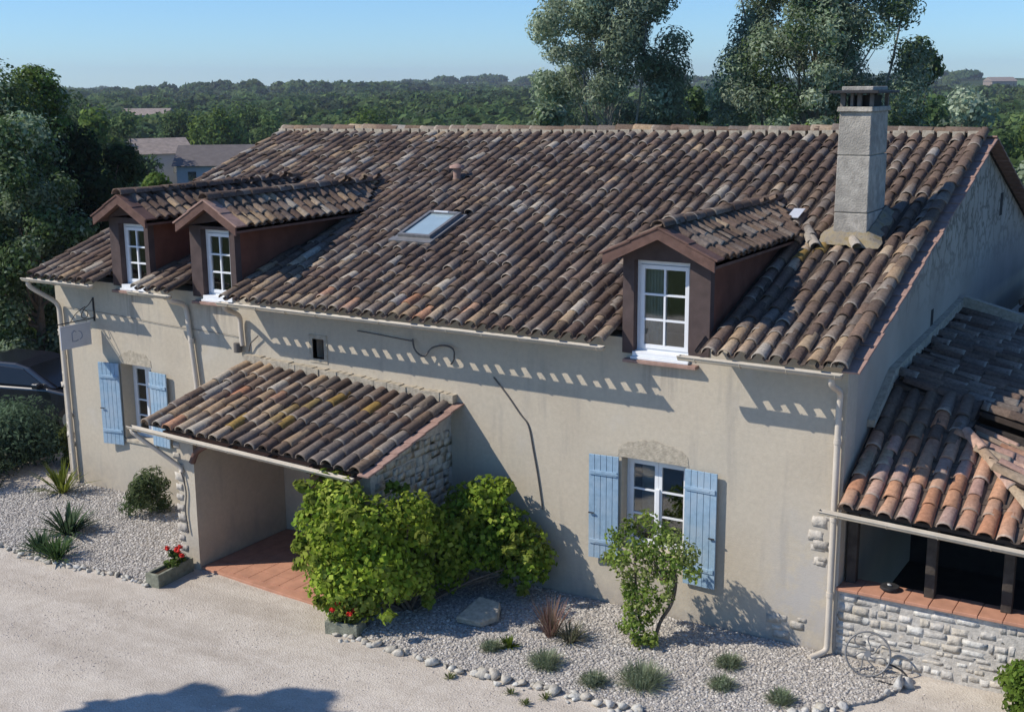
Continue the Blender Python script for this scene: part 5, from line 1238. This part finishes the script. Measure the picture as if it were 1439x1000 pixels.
planter((-9.78, -2.55), .26, .82, .22, .10, 'mossy concrete trough at the foot of the left porch pillar', 'red geranium in the trough at the left porch pillar', 6)
planter((-6.15, -2.72), .50, .30, .20, .2, 'low stone trough at the foot of the vine', 'red geranium in the trough below the vine', 6)

# ornamental iron wheel leaning by the stone wall
Wh = empty('iron_wheel', (.53, -.42, .05), 'rusty iron wheel with curved spokes leaning beside the stone wall', 'wheel')
m = Matrix.Translation((.53, -.35, .31)) @ Matrix.Rotation(.18, 4, 'Z') @ Matrix.Rotation(math.radians(68), 4, 'X')
def wp(r_, a): return m @ Vector((r_ * math.cos(a), r_ * math.sin(a), 0))
mb = MB(); mb.tube([wp(.28, 2 * math.pi * i / 36) for i in range(37)], .013, 6, cap=False); mb.build('rim', MT['greym'], Wh)
mb = MB(); mb.tube([m @ Vector((0, 0, -.03)), m @ Vector((0, 0, .03))], .045, 12); mb.build('hub', MT['greym'], Wh)
for i in range(7):
    a = 2 * math.pi * i / 7; mb = MB(); mb.tube([wp(.045 + .225 * t, a + .75 * math.sin(math.pi * t * .8)) for t in np.linspace(0, 1, 8)], .009, 5); mb.build('spoke', MT['greym'], Wh)
mb = MB(); mb.tube(smooth([(.75, -.30, .22), (.95, -.26, .14), (1.05, -.34, .06), (.9, -.5, .04), (.72, -.5, .05)]), .014, 6); tag(mb.build('garden_hose', MT['iron']), 'dark loop of hose lying right of the iron wheel', 'hose')
# white cup and thing on the sill
mb = MB(); mb.tube([(.62, .22, 1.005), (.62, .22, 1.03), (.62, .22, 1.06)], [.10, .13, .12], 14); tag(mb.build('bowl', MT['iron']), 'dark shallow bowl on the terracotta sill of the lean-to', 'bowl')
rock('pebble_in_bowl', (.62, .20, 1.08), (.04, .03, .02), None, (.6, .6, .58), seed=12); tag(bpy.data.objects['pebble_in_bowl'], 'small white stone in the dark bowl on the sill', 'stone')

# grey block near the car
mb = MB(); mb.box(-17.25, -16.75, 1.95, 2.2, 0, .75); mb.build('concrete_block', MT['concrete'], label='weathered grey block standing between the car and the house corner', cat='block', bevel=.02)

# ------------------------------------------------------------------ parked car
Cc = empty('parked_car', (-19.6, 3.0, 0), 'dark parked hatchback with the nose pointing towards the house, at the left edge', 'car'); Cc.rotation_euler.z = math.radians(14); Cc.location.z = -.05
def cl(mb, nm, mat, par=None, bevel=0):
    me = bpy.data.meshes.new(nm); me.from_pydata(mb.v, [], mb.f); me.materials.append(mat); me.polygons.foreach_set('use_smooth', mb.sm); me.update(); o_ = bpy.data.objects.new(nm, me); COL.objects.link(o_); o_.parent = par or Cc
    if bevel: md = o_.modifiers.new('bevel', 'BEVEL'); md.width = bevel; md.segments = 3; md.limit_method = 'ANGLE'
    return o_
prof = [(-2.05, .35), (-2.1, .75), (-1.95, 1.0), (.75, 1.0), (1.7, .86), (2.05, .68), (2.1, .35), (1.7, .22), (-1.7, .22)]
mb = MB(); mb.poly([(x, -.88, z) for x, z in prof], (0, 1.76, 0)); cl(mb, 'body', MT['carp'], bevel=.06)
cab = [(-1.95, 1.0), (-1.7, 1.42), (-1.2, 1.52), (-.2, 1.50), (.15, 1.42), (.95, .99)]
n6 = len(cab); V = [(x, -.80 + (z - 1) * .28, z) for x, z in cab] + [(x, .80 - (z - 1) * .28, z) for x, z in cab]
mb = MB(); mb.add(V, [tuple(range(n6))[::-1], tuple(range(n6, 2 * n6))] + [(i, (i + 1) % n6, (i + 1) % n6 + n6, i + n6) for i in range(n6)]); cl(mb, 'cabin', MT['carp'], bevel=.04)
for s_ in (-1, 1):
    for tri in ([(-1.65, 1.04), (-1.45, 1.38), (-.72, 1.42), (-.72, 1.04)], [(-.66, 1.04), (-.66, 1.42), (.02, 1.38), (.62, 1.04)]):
        mb = MB(); mb.poly([(x, s_ * (.812 - (z - 1) * .28), z) for x, z in tri], (0, s_ * .008, 0)); cl(mb, 'side_window', MT['carglass'])
    for x in (-1.32, 1.32):
        mb = MB(); mb.tube([(x, s_ * .70, .31), (x, s_ * .90, .31)], .31, 20); w_ = cl(mb, 'wheel', MT['tyre']); mb = MB(); mb.tube([(x, s_ * .895, .31), (x, s_ * .912, .31)], .2, 14); cl(mb, 'rim', MT['rim'], w_)
    mb = MB(); mb.box(.42, .60, s_ * .93 - .07, s_ * .93 + .07, 1.0, 1.12); cl(mb, 'mirror', MT['carp'], bevel=.03)
    mb = MB(); mb.box(1.86, 2.02, s_ * .66 - .14, s_ * .66 + .14, .66, .76); cl(mb, 'headlight', MT['lampg'], bevel=.02)
mb = MB(); mb.poly([(.17, -.64, 1.425), (.94, -.74, 1.015), (.94, .74, 1.015), (.17, .64, 1.425)], (.012, 0, .012)); cl(mb, 'windscreen', MT['carglass'])

# ------------------------------------------------------------------ haze
mb = MB(); mb.box(-2600, 700, -30, 3400, -16, 62)
hz = bpy.data.materials.new('air'); hz.use_nodes = True; hn = hz.node_tree.nodes; hn.clear()
ho = hn.new('ShaderNodeOutputMaterial'); hv = hn.new('ShaderNodeVolumePrincipled'); hv.inputs['Color'].default_value = (.78, .86, 1, 1); hv.inputs['Density'].default_value = .0002; hv.inputs['Anisotropy'].default_value = .2
hz.node_tree.links.new(hv.outputs[0], ho.inputs['Volume'])
mb.build('haze', hz, kind='stuff')
